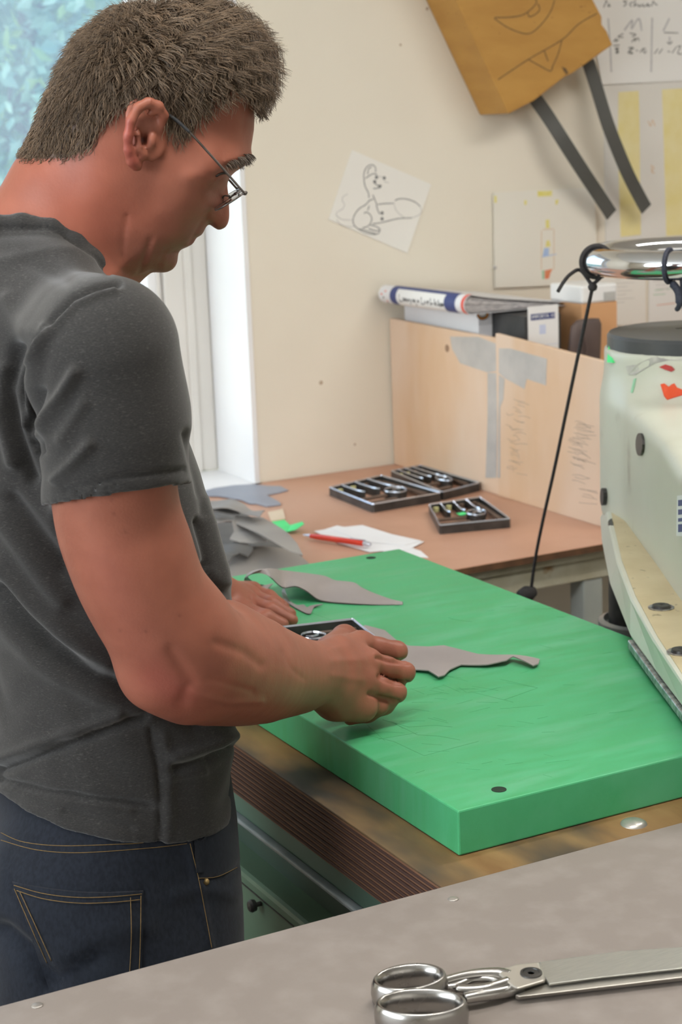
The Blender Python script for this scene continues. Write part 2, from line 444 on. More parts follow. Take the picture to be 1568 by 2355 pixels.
# ------------------------------------------------------------------ outside: ground and trees
M_lawn = pmat('lawn', (.12, .22, .07), .9, col2=(.08, .16, .05), scale=3)
struct(MB().box((-9, YW+.4, -.3), (14, 22, -.25)).build('ground_outside', M_lawn))
M_leafs = [pmat('leaf_blue_green', (.20, .38, .27), .55, col2=(.14, .30, .21), scale=3), pmat('leaf_pale', (.34, .50, .38), .5, col2=(.24, .42, .30), scale=3),  # blue-green and pale leaf tones carry the bluish haze in their colour
           pmat('leaf_yellow_green', (.34, .48, .14), .55, col2=(.24, .40, .12), scale=3)]
M_bark = pmat('bark', (.16, .14, .13), .9, col2=(.10, .09, .08), scale=20)
def tree(base, h, spread, nleaf, label, seed, zlo):
    rg = np.random.default_rng(seed)
    t = thing('tree', label, 'tree', base, 'trees outside the window')
    b = MB(); base = np.array(base, float)
    tp = base+np.array([rg.normal()*.3, rg.normal()*.2, h*.85])
    b.tube(crv([base, base+(tp-base)*.4+[.1,0,0], tp], 5), np.linspace(.13, .03, 11), 8)
    tips = []
    for k in range(16):
        s = base+(tp-base)*rg.uniform(.2, .95); a = rg.uniform(0, 6.28)
        e = s+np.array([math.cos(a)*spread*rg.uniform(.5, 1), math.sin(a)*spread*rg.uniform(.3,.7), rg.uniform(-.2, .9)])
        b.tube(crv([s, (s+e)/2+[0,0,.15], e], 4), np.linspace(.035, .008, 9), 5); tips.append((s, e))
    b.build('trunk', M_bark, t, smooth=True)
    for mi, M in enumerate(M_leafs):
        n = int(nleaf*(.5, .35, .15)[mi]); k = rg.integers(0, len(tips), n); u = rg.uniform(.1, 1.1, n)
        S = np.array([tips[i][0] for i in k]); E = np.array([tips[i][1] for i in k])
        c = S+(E-S)*u[:,None]+rg.normal(size=(n,3))*[.38, .3, .38]
        d = rg.normal(size=(n,3)); d /= np.linalg.norm(d, axis=1)[:,None]
        e = np.cross(d, rg.normal(size=(n,3))); e /= np.linalg.norm(e, axis=1)[:,None]
        L = rg.uniform(.028, .06, n)[:,None]*(1+.05*(base[1]-7)); nn = np.cross(d, e)
        P = np.stack([c-d*L, c+e*L*.5+nn*L*.12, c+d*L, c-e*L*.5+nn*L*.12], 1).reshape(-1,3)
        m = MB(); m.v = [tuple(p) for p in P]; m.f = [(4*i,4*i+1,4*i+2,4*i+3) for i in range(n)]
        o = m.build('foliage', M, t, recalc=False); o['kind'] = 'stuff'
tree((2.30, 7.2, -.25), 3.4, 1.35, 9000, 'leafy tree standing closest to the window, beyond the glass', 1, 0)
tree((3.75, 11.6, -.25), 4.6, 1.8, 8000, 'leafy tree behind the nearest one, beyond the window glass', 2, 0)
tree((5.5, 17.0, -.25), 6.0, 2.4, 8000, 'pale leafy tree farthest from the window, beyond the glass', 3, 0)

# assumed ceiling lamps above the benches, added to brighten level surfaces from above
M_tube = bpy.data.materials.new('assumed_lamp_diffuser'); M_tube.use_nodes = True
M_tube.node_tree.nodes['Principled BSDF'].inputs['Emission Color'].default_value = (1, .97, .92, 1); M_tube.node_tree.nodes['Principled BSDF'].inputs['Emission Strength'].default_value = 4
for lx_, ly_, lab in ((.55, .9, 'assumed long white ceiling lamp above the greige counter'), (2.4, 1.7, 'assumed long white ceiling lamp above the press')):
    t = thing('assumed_ceiling_lamp', lab, 'lamp', (lx_, ly_, 2.70))
    MB().box((lx_-.75, ly_-.10, 2.735), (lx_+.75, ly_+.10, 2.80)).build('housing', M_white, t, bevel=.006)
    MB().box((lx_-.72, ly_-.08, 2.72), (lx_+.72, ly_+.08, 2.735)).build('diffuser', M_tube, t, bevel=.004)
    area('assumed_lamp_light', (lx_, ly_, 2.71), (lx_, ly_, 0), 1.4, .16, 15, (1.0, .96, .90))

# ================================================================== back table
ZT = .82
M_brown = pmat('brown_laminate', (.56, .315, .215), .38, col2=(.48, .26, .17), scale=5, rvar=.12, bump=.05, col3=(.62, .39, .29), scale3=2.5, lo3=.5, hi3=.75)
M_brownedge = pmat('brown_board_edge', (.16, .075, .035), .7, col2=(.10, .05, .025), scale=40)
M_steelpaint = pmat('table_frame_paint', (.50, .47, .36), .55, col2=(.42, .38, .27), scale=25, col3=(.30, .18, .08), scale3=14, lo3=.66, hi3=.72)
M_leg = pmat('table_leg_paint', (.42, .44, .40), .5, col2=(.36, .38, .36), scale=10)
t = thing('work_table', 'brown laminate work table standing under the window and along the wall', 'table', (1.9, 3.07, 0))
TX0, TX1, TY0, TY1 = .62, 3.35, 2.60, YW-.004
MB().box((TX0, TY0, ZT-.014), (TX1, TY1, ZT)).build('tabletop', M_brown, t, bevel=.002)
MB().box((TX0, TY0-.0012, ZT-.013), (TX1, TY0, ZT-.001)).build('edge_strip', M_brownedge, t)
b = MB()
b.box((TX0+.01, TY0+.012, ZT-.030), (TX1-.01, TY0+.05, ZT-.014)).box((TX0+.01, TY0+.02, ZT-.072), (TX1-.01, TY0+.05, ZT-.030))
b.build('front_rail', M_steelpaint, t, bevel=.002)
MB().box((TX0+.01, TY1-.05, ZT-.072), (TX1-.01, TY1-.01, ZT-.014)).build('rear_rail', M_steelpaint, t, bevel=.002)
lx = ony(1342, 1390, TY0+.022)[0]
for x, y in ((lx, TY0+.022), (TX0+.05, TY0+.022), (TX1-.1, TY0+.022), (lx, TY1-.06), (TX0+.05, TY1-.06), (TX1-.1, TY1-.06)):
    MB().box((x, y, 0), (x+.045, y+.045, ZT-.072)).build('leg', M_leg, t, bevel=.003)
MB().box((TX0+.06, TY0+.04, .16), (TX1-.07, TY0+.06, .20)).build('stretcher', M_leg, t, bevel=.002)

# leaning plywood partition of two taped boards
M_plyface = pmat('birch_plywood_face', (.70, .50, .35), .6, col2=(.62, .40, .23), scale=6, stretch=(1, 1, .35), col3=(.70, .53, .40), scale3=3.5, lo3=.45, hi3=.6, bump=.05)
M_tape = pmat('grey_cloth_tape', (.42, .40, .38), .45, col2=(.50, .47, .44), scale=20, bump=.1, bscale=200)
M_pencil = pmat('pencil_graphite', (.24, .19, .16), .7, col2=(.36, .28, .22), scale=80)
PX = 1.992
pt = thing('plywood_partition', 'pale plywood partition of two boards joined with grey tape, standing on the brown table', 'panel', (PX, 3.15, ZT))
y1 = onx(1142, 780, PX)[1]
z1a = onx(903, 733, PX)[2]; z1b = onx(1140, 778, PX)[2]
MB().poly([(PX, YW-.006, ZT), (PX, y1, ZT), (PX, y1, z1b), (PX, YW-.006, z1a)], (.010, 0, 0)).build('board', M_plyface, pt, bevel=.0015)
z2a = onx(1141, 767, PX-.004)[2]; ye = 2.66; q = onx(1390, 832, PX-.004); z2b = q[2]+(q[2]-z2a)/(q[1]-y1)*(ye-q[1])
MB().poly([(PX-.004, y1-.001, ZT), (PX-.004, ye, ZT), (PX-.004, ye, z2b), (PX-.004, y1-.001, z2a)], (.010, 0, 0)).build('board', M_plyface, pt, bevel=.0015)
def zp(lst, ox, oy, s): return [(ox+x*s, oy+y*s) for x, y in lst]
S4 = (840, 500, .4643)
for k, poly in enumerate(([(420,590),(560,592),(655,628),(655,760),(606,768),(470,722),(430,650)], [(606,770),(655,770),(655,880),(650,1290),(596,1290),(606,1000)],
             [(662,648),(720,650),(900,700),(895,832),(800,800),(788,850),(690,795),(662,770)], [(662,780),(690,800),(684,900),(668,940),(668,1290),(656,1290)])):
    X = PX if k < 2 else PX-.004
    MB().poly([onx(px, py, X) for px, py in zp(poly, *S4)], (-.0006, 0, 0)).build('tape_strip', M_tape, pt)
kp = onx(1028, 801, PX); M_knot = pmat('plywood_knot', (.26, .15, .09), .7, col2=(.40, .26, .17), scale=60)
MB().lathe([(0, .0008), (.008, .0008), (.009, 0)], kp, 12, (-1, 0, 0)).build('knot', M_knot, pt)
b = MB()
for k in range(26):
    x0 = random.uniform(690, 760); yy = 900+k*14
    if k > 18: yy = 1160+random.uniform(0, 110)
    pp = zp([(x0, yy), (x0+random.uniform(12, 30), yy+random.uniform(-4, 12)), (x0+random.uniform(30, 60), yy+random.uniform(-2, 22))], *S4)
    b.strip(crv([onx(px, py, PX-.004) for px, py in pp], 4), .0008, (-1, 0, 0), .0003)
for k in range(34):
    x0 = random.uniform(1000, 1060); yy = 1010+k*8.5+random.uniform(-5, 5)
    if k > 25: yy = random.uniform(1240, 1420); x0 = random.uniform(1000, 1080)
    pp = zp([(x0, yy), (x0+random.uniform(20, 40), yy+random.uniform(0, 12)), (x0+random.uniform(50, 95), yy+random.uniform(6, 26))], *S4)
    b.strip(crv([onx(px, py, PX-.004) for px, py in pp], 4), .0008, (-1, 0, 0), .0003)
o = b.build('pencil_scribble', M_pencil, pt); o['kind'] = 'stuff'

# ================================================================== things at the back wall
def text_mesh(body, size):
    c = bpy.data.curves.new('t', 'FONT'); c.body = body; c.size = size; c.align_x = 'CENTER'; c.align_y = 'CENTER'; c.extrude = .0002
    o = bpy.data.objects.new('t', c); COL.objects.link(o)
    me = bpy.data.meshes.new_from_object(o.evaluated_get(bpy.context.evaluated_depsgraph_get()))
    bpy.data.objects.remove(o); return [tuple(v.co) for v in me.vertices], [tuple(p.vertices) for p in me.polygons]
def lettering(name, body, size, c, ex, ez, mat, parent, sx=1.0):
    v, f = text_mesh(body, size); c, ex, ez = (np.array(a, float) for a in (c, ex, ez)); n = np.cross(ex, ez)
    m = MB(); m.add([c+ex*x*sx+ez*y+n*(z+.0003) for x, y, z in v], f); return m.build(name, mat, parent)
M_wbox = pmat('white_box_board', (.74, .75, .78), .5, col2=(.70, .71, .74), scale=6)
M_black = pmat('black_binder_cloth', (.035, .037, .04), .5, col2=(.05, .05, .052), scale=30)
M_label = pmat('white_label_paper', (.80, .80, .79), .6, col2=(.77, .77, .76), scale=10)
M_navy = pmat('navy_print', (.035, .055, .19), .5, col2=(.05, .07, .22), scale=30)
M_orange = pmat('orange_print', (.75, .30, .03), .5, col2=(.68, .25, .02), scale=30)
M_red = pmat('red_print', (.75, .10, .06), .5, col2=(.7, .08, .05), scale=30)
M_tan = pmat('tan_cardboard', (.66, .37, .18), .7, col2=(.60, .33, .16), scale=6)
ZB = 1.205
t = thing('box_file', 'white box file with an oval orange and black sticker, standing behind the plywood partition', 'box file', (2.035, 3.35, ZT))
gx0, gx1, gy0, gy1 = 2.016, 2.053, 3.195, 3.515
MB().box((gx0, gy0, ZT), (gx1, gy1, ZB)).build('box', M_wbox, t, bevel=.002)
sp = ony(1110, 724, gy0)
for k, (rx, rz, mm) in enumerate(((.0155, .0115, M_black), (.0135, .0095, M_orange), (.0105, .007, M_black), (.0085, .0035, M_label))):
    MB().poly([(sp[0]+rx*math.cos(a)+(k>1)*-.001, gy0-.0002-.0003*k, sp[2]+rz*math.sin(a)) for a in np.linspace(0, 6.283, 24, endpoint=False)], (0, -.0003, 0)).build('sticker', mm, t)
t = thing('ring_binder', 'black lever arch binder with a white spine label, standing beside the white box file', 'binder', (2.12, 3.2, ZT))
bx0 = 2.0535; by0 = onx(1205, 740, bx0)[1]; bx1 = ony(1290, 740, by0)[0]
MB().box((bx0, by0, ZT), (bx1, by0+.30, ZB-.004)).build('binder_case', M_black, t, bevel=.003)
la = ony(1213, 706, by0); lb = ony(1283, 706, by0)
MB().box((la[0], by0-.0008, ZT+.12), (lb[0], by0, la[2])).build('spine_label', M_label, t)
lw = lb[0]-la[0]; lc = (la[0]+lb[0])/2; lz = ony(1250, 727, by0)[2]
MB().box((la[0]+lw*.09, by0-.0012, lz-.0065), (lb[0]-lw*.12, by0-.0008, lz+.0065)).build('label_band', M_navy, t)
lettering('label_text', 'IMPORTA 10', .0105, (lc-.001, by0-.0012, lz), (1,0,0), (0,0,1), M_label, t, 1.0)
M_paleblue = pmat('pale_blue_print', (.52, .58, .75), .6, col2=(.6, .65, .8), scale=40)
lz2 = ony(1250, 757, by0)[2]
MB().box((lc-.010, by0-.0011, lz2-.010), (lc+.006, by0-.0008, lz2+.010)).build('label_mark', M_paleblue, t)
MB().box((la[0], by0-.0011, lz2-.034), (lb[0], by0-.0008, lz2-.033)).build('label_rule', M_paleblue, t)
# card box with white header, brown pouch
cy = by0+.02; cxa = ony(1338, 700, cy)[0]; cxb = ony(1419, 700, cy)[0]
t = thing('card_box', 'tan cardboard box with a white upper band, standing behind the press drum', 'box', ((cxa+cxb)/2, cy+.05, ZT))
zc = ony(1400, 694, cy)[2]; zt_ = ony(1400, 652, cy)[2]
MB().box((cxa, cy, ZT), (cxb, cy+.12, zc)).build('box_body', M_tan, t, bevel=.002)
MB().box((cxa-.001, cy-.001, zc), (cxb+.001, cy+.121, zt_)).build('box_lid', M_label, t, bevel=.006, seg=3)
M_greyp = pmat('grey_print', (.42, .42, .40), .6, col2=(.5, .5, .48), scale=20)
g0 = ony(1387, 672, cy); g1 = ony(1414, 690, cy)
MB().box((g0[0], cy-.002, g1[2]), (g1[0], cy-.001, g0[2])).build('lid_patch', M_greyp, t)
M_pouch = pmat('brown_leather', (.12, .085, .075), .55, col2=(.085, .06, .055), scale=12, bump=.2, bscale=80)
po = [ony(x, y, cy-.02) for x, y in ((1318,712),(1345,703),(1372,704),(1375,740),(1366,775),(1378,820),(1385,860))]
pz = po[0]; pb = []
P = []
for z, xl, xr, yr in ((ZT, -.052, .050, .015), (.95, -.056, .05, .02), (1.03, -.05, .044, .02), (1.085, -.045, .040, .018), (1.10, -.047, .042, .016), (1.13, -.04, .044, .016), (1.17, -.034, .046, .012), (1.182, -.02, .040, .007), (1.184, -.005, .02, .001)):
    P.append([((xl+xr)/2+(xr-xl)/2*math.cos(a)+ony(1345, 760, cy-.03)[0], cy-.026+yr*math.sin(a)*.95, z) for a in np.linspace(0, 2*math.pi, 20)])
t = thing('leather_pouch', 'dark brown leather pouch standing in front of the tan cardboard box', 'pouch', (P[0][0][0], cy-.026, ZT))
o = MB().grid(P).build('pouch_body', M_pouch, t, smooth=True, weld=True)
px0 = ony(1345, 760, cy-.03)[0]
MB().tube(crv([(px0-.047, cy-.044, 1.088), (px0, cy-.048, 1.096), (px0+.042, cy-.044, 1.09)], 5), .0028, 6).build('strap', M_pouch, t, smooth=True)
MB().tube(crv([(px0-.02, cy-.045, 1.165), (px0-.008, cy-.047, 1.13), (px0-.012, cy-.047, 1.10)], 5), .002, 6).build('seam', M_pouch, t, smooth=True)

# folded catalogue lying on the binders
M_cover = pmat('catalogue_cover', (.76, .76, .78), .4, col2=(.70, .70, .73), scale=8)
M_page = pmat('catalogue_pages', (.62, .59, .57), .6, col2=(.25, .23, .24), scale=30, stretch=(3, 3, 40))
FX = 1.952; CY0 = onx(1066, 680, FX)[1]; CY1 = min(onx(864, 662, FX)[1], YW-.03); XR = cxa-.004; RF = .021
t = thing('catalogue', 'thick folded catalogue with a blue and white spine lying on top of the binders', 'catalogue', ((FX+XR)/2, (CY0+CY1)/2, ZB))
def uprof(r, xr=XR, n=14, ztaper=.008):
    c = np.array([FX+RF, ZB+RF+.001]); pts = []
    for x in np.linspace(xr, FX+RF, 8)[:-1]:
        s = (x-FX-RF)/(XR-FX-RF); pts.append((x, ZB+.001+(RF-r)*(1-s)))
    for a in np.linspace(-math.pi/2, -3*math.pi/2, n): pts.append((c[0]+r*math.cos(a), c[1]+r*math.sin(a)))
    for x in np.linspace(FX+RF, xr, 8)[1:]:
        s = (x-FX-RF)/(XR-FX-RF); pts.append((x, c[1]+r-(RF+r-ztaper*r/RF)*s**.8))
    return pts
def ugrid(pts, y0, y1, n=2): return [[(x, y, z) for x, z in pts] for y in np.linspace(y0, y1, n)]
out = uprof(RF); inn = uprof(RF-.0012)
b = MB()
loop = out+inn[::-1]
b.prism([(x, CY0, z) for x, z in loop], [(x, CY1, z) for x, z in loop])
b.build('cover', M_cover, t)
for k in range(7):
    r = RF-.003-.0024*k; u = uprof(r, XR-.01-.004*random.random(), ztaper=.007); v = uprof(r-.0008, XR-.01, ztaper=.0062)
    lp = [(x, z+.0012) for x, z in u]+[(x, z+.0012) for x, z in v[::-1]]
    b = MB(); b.prism([(x, CY0+.003+.003*random.random(), z) for x, z in lp], [(x, CY1-.004, z) for x, z in lp]); b.build('page', M_page, t)
def foldpatch(a0, a1, f0, f1, h, name, mm):
    c = np.array([FX+RF, ZB+RF+.001]); A = np.radians(np.linspace(a0, a1, 12)); L = CY1-CY0
    P = [[(c[0]+(RF+h)*math.cos(a), y, c[1]+(RF+h)*math.sin(a)) for a in A] for y in (CY0+L*f0, CY0+L*f1)]
    return MB().grid(P).build(name, mm, t, smooth=True)
foldpatch(80, 262, .10, .86, .0004, 'blue_band', M_navy)
foldpatch(128, 250, .22, .78, .0008, 'spine_label', M_label)
foldpatch(84, 268, .005, .035, .0005, 'red_edge', M_red)
for f0, a in ((.91, 150), (.93, 190), (.90, 215), (.95, 170), (.92, 235)):
    foldpatch(a, a+9, f0, f0+.018, .0006, 'spine_dot', random.choice((M_black, M_black, M_red)))
c = np.array([FX+RF, ZB+RF+.001])
def onfold(f, a): a = math.radians(a); return np.array([c[0]+(RF+.0014)*math.cos(a), CY0+(CY1-CY0)*f, c[1]+(RF+.0014)*math.sin(a)])
scr = [[(.74,165),(.74,205),(.70,200)],[(.69,180),(.685,200)],[(.675,180),(.67,200),(.655,182)],[(.65,185),(.64,200),(.62,183),(.615,218)],[(.60,185),(.59,200)],[(.575,180),(.565,200),(.55,182),(.55,222)],
       [(.525,190),(.50,190)],[(.513,180),(.513,200)],[(.475,165),(.475,203),(.445,200)],[(.435,182),(.43,200)],[(.41,192),(.39,184),(.405,182),(.40,200)],[(.37,165),(.37,200),(.355,190)],[(.345,192),(.335,192)],
       [(.325,165),(.32,200)],[(.30,182),(.315,192),(.295,200)],[(.28,168),(.28,200)],[(.265,184),(.27,200),(.25,200),(.25,184)],[(.24,200),(.24,184),(.23,200),(.225,184)]]
b = MB()
for s in scr: MB().tube(crv([onfold(*q) for q in s], 4), .0011, 5).build('handwriting', M_black, t)

# ------------------------------------------------------------------ sheets on the wall
M_paper = pmat('drawing_paper', (.82, .80, .745), .8, col2=(.80, .775, .715), scale=4)
M_paper2 = pmat('white_sheet', (.82, .815, .79), .8, col2=(.80, .79, .76), scale=4)
M_ink = pmat('pencil_line', (.13, .13, .13), .8, col2=(.3, .3, .29), scale=90)
M_inkl = pmat('faint_pencil_line', (.45, .44, .42), .8, col2=(.6, .58, .55), scale=60)
M_marker = pmat('grey_marker', (.48, .48, .49), .8, col2=(.58, .58, .58), scale=60)
NW = (0, -1, 0)
def wsheet(name, label, cat, px, mat, lift=.0, th=.0012, group=None, names='sheet'):
    pts = [ony(x, y, YW-lift) for x, y in px]
    t = thing(name, label, cat, (np.mean([p[0] for p in pts]), YW-lift, min(p[2] for p in pts)), group)
    MB().poly(pts, (0, -th, 0)).build(names, mat, t); return t, YW-lift-th
def strokes(t, lines, Y, w, mat, name, closed=False):
    for s in lines:
        p = [ony(x, y, Y) for x, y in s]; b = MB(); b.strip(crv(p, 5) if len(p) > 2 else np.array(p), w, NW, .0003)
        b.build(name, mat, t)
t, Y = wsheet('squirrel_drawing', 'pencil sketch of a squirrel holding an acorn on a tilted sheet taped to the wall', 'drawing', [(809,345),(991,424),(936,582),(755,505)], M_paper, .001)
Z1 = lambda L: [zp(s, 740, 330, .17857) for s in L]
strokes(t, Z1([[(545,500),(540,400),(560,330),(600,285),(650,275),(690,310),(690,370)], [(590,400),(600,330),(640,300)], [(560,450),(610,415),(660,390),(710,400)], [(545,500),(560,560),(600,640),(605,700)],
    [(655,660),(680,720),(710,790)], [(700,790),(720,860),(745,910)], [(605,740),(560,790),(480,840),(420,920),(400,1000),(430,1070),(520,1130),(620,1165),(700,1170)],
    [(540,900),(580,885),(630,930),(640,990),(600,1060),(520,1090)], [(620,1050),(700,1070),(750,1110),(690,1125),(600,1095)], [(750,1110),(710,1165),(560,1120),(470,1100)],
    [(670,490),(690,520),(740,550),(770,540)], [(660,580),(720,575),(750,555)], [(720,785),(800,775),(930,770)], [(940,735),(1000,712),(1100,718),(1200,755),(1265,810)],
    [(650,1035),(760,1020),(900,985),(1000,965),(1160,958)], [(590,860),(610,800)], [(600,740),(660,715)]]), Y, .0022, M_ink, 'pencil_stroke')
strokes(t, Z1([[(330,650),(270,690),(265,740),(290,780),(270,840),(190,890),(200,940),(270,980),(380,985)], [(190,980),(240,1040),(330,1070),(420,1070)], [(930,770),(950,850),(1000,910),(1060,950)],
    [(1265,810),(1285,870),(1250,920),(1160,958)], [(780,430),(720,425)], [(860,505),(800,490)]]), Y, .0016, M_inkl, 'faint_stroke')
for q in ((703,435),(803,445),(745,552),(680,492),(775,895),(775,970)):
    p = ony(740+q[0]*.17857, 330+q[1]*.17857, Y); MB().lathe([(0, .0004), (.0042, .0004), (.0042, 0)], p, 10, NW).build('dark_dot', M_ink, t)

t, Y = wsheet('size_chart', 'white sheet with handwritten sizes M and L in grey marker, behind the hanging wooden block', 'sheet', [(1330,-90),(1680,-110),(1680,181),(1384,194)], M_paper2, .004)
Z2 = lambda L: [zp(s, 1340, 0, .14541) for s in L]
strokes(t, Z2([[(655,480),(780,320),(770,455),(885,295),(930,490)], [(1370,290),(1270,490)], [(400,290),(430,720),(450,1140)], [(1095,280),(1080,1140)], [(1370,580),(1375,690)]]), Y, .0050, M_marker, 'marker_stroke')
strokes(t, Z2([[(1280,515),(1510,522)], [(640,530),(555,580),(640,590)], [(740,525),(840,545),(775,580)], [(480,660),(530,610),(520,660),(570,620)], [(770,665),(830,600),(820,650),(870,600),(890,650)], [(480,722),(580,712)],
    [(560,755),(510,770),(560,800),(520,835),(565,830),(530,795),(570,760)], [(720,760),(790,755),(715,830),(790,845),(740,800),(810,760)], [(840,800),(870,798)], [(900,830),(960,755)], [(990,760),(950,800),(985,840),(1000,790)],
    [(1130,850),(1190,770)], [(1200,850),(1260,770)], [(1340,815),(1380,815)], [(1410,840),(1480,740)], [(1490,740),(1545,730),(1500,840),(1568,855)], [(1330,665),(1375,695),(1415,655)],
    [(330,120),(350,60),(385,30),(350,10)], [(390,95),(420,60),(400,100),(440,90)], [(700,20),(640,20),(690,60),(640,100)], [(800,30),(740,60),(770,105)], [(830,0),(810,100),(850,60),(860,100)], [(900,70),(880,100),(920,95),(930,60)],
    [(960,60),(950,100),(1000,90),(1010,60)], [(1050,80),(1020,60),(1030,100),(1070,85)], [(1090,100),(1110,20),(1140,60),(1180,80)]]), Y, .0026, M_ink, 'pen_stroke')
strokes(t, Z2([[(290,1332),(700,1318),(1100,1295),(1460,1262)]]), Y+.0005, .0022, M_inkl, 'curled_edge')

t, Y = wsheet('stripe_sheet', 'sheet with wide strips of crumpled yellow tape on the wall below the size chart', 'sheet', [(1386,195),(1690,180),(1690,545),(1392,560)], pmat('grey_white_sheet', (.73, .71, .66), .8, col2=(.70, .68, .63), scale=5), .001)
M_yellow = pmat('yellow_tape', (.78, .68, .30), .45, col2=(.82, .74, .42), scale=16, bump=.5, bscale=25)
for q in ([(1422,212),(1468,209),(1470,300),(1473,540),(1427,545),(1420,330)], [(1522,206),(1575,203),(1580,540),(1532,543),(1526,330)], [(1622,203),(1675,200),(1680,535),(1632,538)]):
    MB().poly([ony(x, y, Y) for x, y in q], (0, -.0007, 0)).build('yellow_strip', M_yellow, t, bevel=.0002)
M_ochre = pmat('ochre_ink', (.62, .38, .2), .7, col2=(.7, .5, .3), scale=60)
strokes(t, [[(1490,278),(1496,290),(1500,276),(1506,290)], [(1496,380),(1504,386),(1498,394),(1505,398)], [(1497,384),(1500,398)]], Y, .002, M_ochre, 'small_stroke')

t, Y = wsheet('tower_drawing', 'pale poster with a small coloured tower drawing, fixed to the wall above the catalogue', 'drawing', [(1134,443),(1366,431),(1372,652),(1137,662)], pmat('poster_paper', (.785, .755, .67), .75, col2=(.76, .73, .64), scale=3), .006, .003)
Z3 = lambda L: [zp(s, 1100, 420, .2041) for s in L]
M_y2 = pmat('yellow_crayon', (.74, .66, .16), .8, col2=(.78, .72, .35), scale=50); M_b2 = pmat('blue_crayon', (.34, .48, .74), .8, col2=(.45, .56, .76), scale=50)
M_g2 = pmat('green_crayon', (.30, .55, .35), .8, col2=(.4, .6, .4), scale=50); M_r2 = pmat('red_crayon', (.74, .20, .10), .8, col2=(.7, .3, .15), scale=50)
for q, mm in (([(665,95),(830,90),(828,150),(668,158)], M_y2), ([(755,420),(798,415),(800,510),(760,515)], M_y2), ([(765,655),(800,650),(812,715),(758,725)], M_y2), ([(740,740),(795,735),(790,815),(722,835)], M_b2),
              ([(716,990),(742,988),(742,1085),(720,1090)], M_g2), ([(745,990),(835,970),(810,1020),(795,1080),(748,1088)], M_r2), ([(178,150),(205,150),(205,225),(178,225)], M_y2), ([(515,200),(545,200),(540,250),(518,250)], M_y2), ([(865,195),(905,190),(890,245),(868,248)], M_y2)):
    MB().poly([ony(x, y, Y) for x, y in zp(q, 1100, 420, .2041)], (0, -.0003, 0)).build('crayon_patch', mm, t)
strokes(t, Z3([[(725,530),(850,520)], [(710,540),(708,980)], [(850,530),(850,980)]]), Y, .0014, M_ochre, 'crayon_line')
strokes(t, Z3([[(710,838),(880,805)]]), Y, .002, M_b2, 'blue_line')
pp = ony(1138, 615, Y); MB().lathe([(0, .004), (.004, .003), (.005, 0)], pp, 10, NW).build('pin', M_inkl, t)
for k, (q, lab) in enumerate((([(1362,612),(1483,604),(1484,745),(1360,752)], 'cream note sheet with faint writing on the wall behind the handwheel'), ([(1492,604),(1640,596),(1640,740),(1490,745)], 'white note sheet with green and red lines on the wall behind the handwheel'))):
    t, Y = wsheet('note_sheet', lab, 'sheet', q, (M_paper, M_paper2)[k], .001, .002)
    x0 = (1405, 1500)[k]; L = [[(x0+random.uniform(0, 12), 641+9*i-.05*x0+72), (x0+random.uniform(28, 60), 641+9*i-.05*(x0+40)+72)] for i in range(7)]
    strokes(t, L[:4], Y, .0012, M_inkl, 'faint_line')
    if k: strokes(t, [[(1505,668),(1525,666)], [(1532,665),(1545,663)], [(1502,678),(1530,676)]], Y, .0016, M_g2, 'green_writing'); strokes(t, [[(1510,702),(1552,697)]], Y, .0014, M_r2, 'red_writing')
    else: strokes(t, L[4:], Y, .0012, M_inkl, 'lower_writing')

# ------------------------------------------------------------------ hanging wooden block with two straps
M_beech = pmat('oiled_beech', (.50, .27, .065), .5, col2=(.43, .22, .05), scale=7, stretch=(1, 1, 3), col3=(.22, .10, .03), scale3=70, lo3=.70, hi3=.74, bump=.1, bscale=60)
M_strap = pmat('grey_rubber', (.095, .095, .088), .5, col2=(.075, .075, .07), scale=6)
M_pen2 = pmat('dark_pencil', (.12, .075, .035), .8, col2=(.2, .12, .05), scale=120)
BT = .125; YB = YW-BT
fp = [(1049,0),(1170,262),(1228,232),(1300,176),(1318,168),(1340,152),(1409,103),(1402,88),(1396,72),(1384,56),(1384,38),(1364,0)]
d0 = ony(1170,262,YB)-ony(1049,0,YB); d1 = ony(1409,103,YB)-ony(1364,0,YB)
pts = [ony(x, y, YB) for x, y in fp]
top = [pts[-1]-d1*2.0, pts[0]-d0*.9]
t = thing('wooden_block', 'ochre beech wood block with pencil lines hanging high on the wall', 'block', (pts[1][0], YW-.06, min(p[2] for p in pts)))
MB().poly(pts+top, (0, BT-.001, 0)).build('block', M_beech, t, bevel=.003)
Z4 = lambda L: [zp(s, 900, 0, .426) for s in L]
strokes(t, Z4([[(575,430),(740,320),(920,215),(1010,130),(1110,72)], [(740,322),(800,355),(855,383),(870,365)], [(920,215),(900,290),(865,368)], [(825,275),(845,330)], [(555,95),(650,92),(720,75),(780,20),(775,-10)], [(555,100),(640,155),(740,182),(810,130),(860,60),(880,0)],
    [(735,65),(745,90),(780,75),(800,50),(790,20)]]), YB, .0026, M_pen2, 'pencil_line')
MB().poly([ony(x, y, YB) for x, y in zp([(918,360),(940,368),(955,392),(945,405),(930,385)], 900, 0, .426)], (0, -.0006, 0)).build('bark_fleck', M_pen2, t)
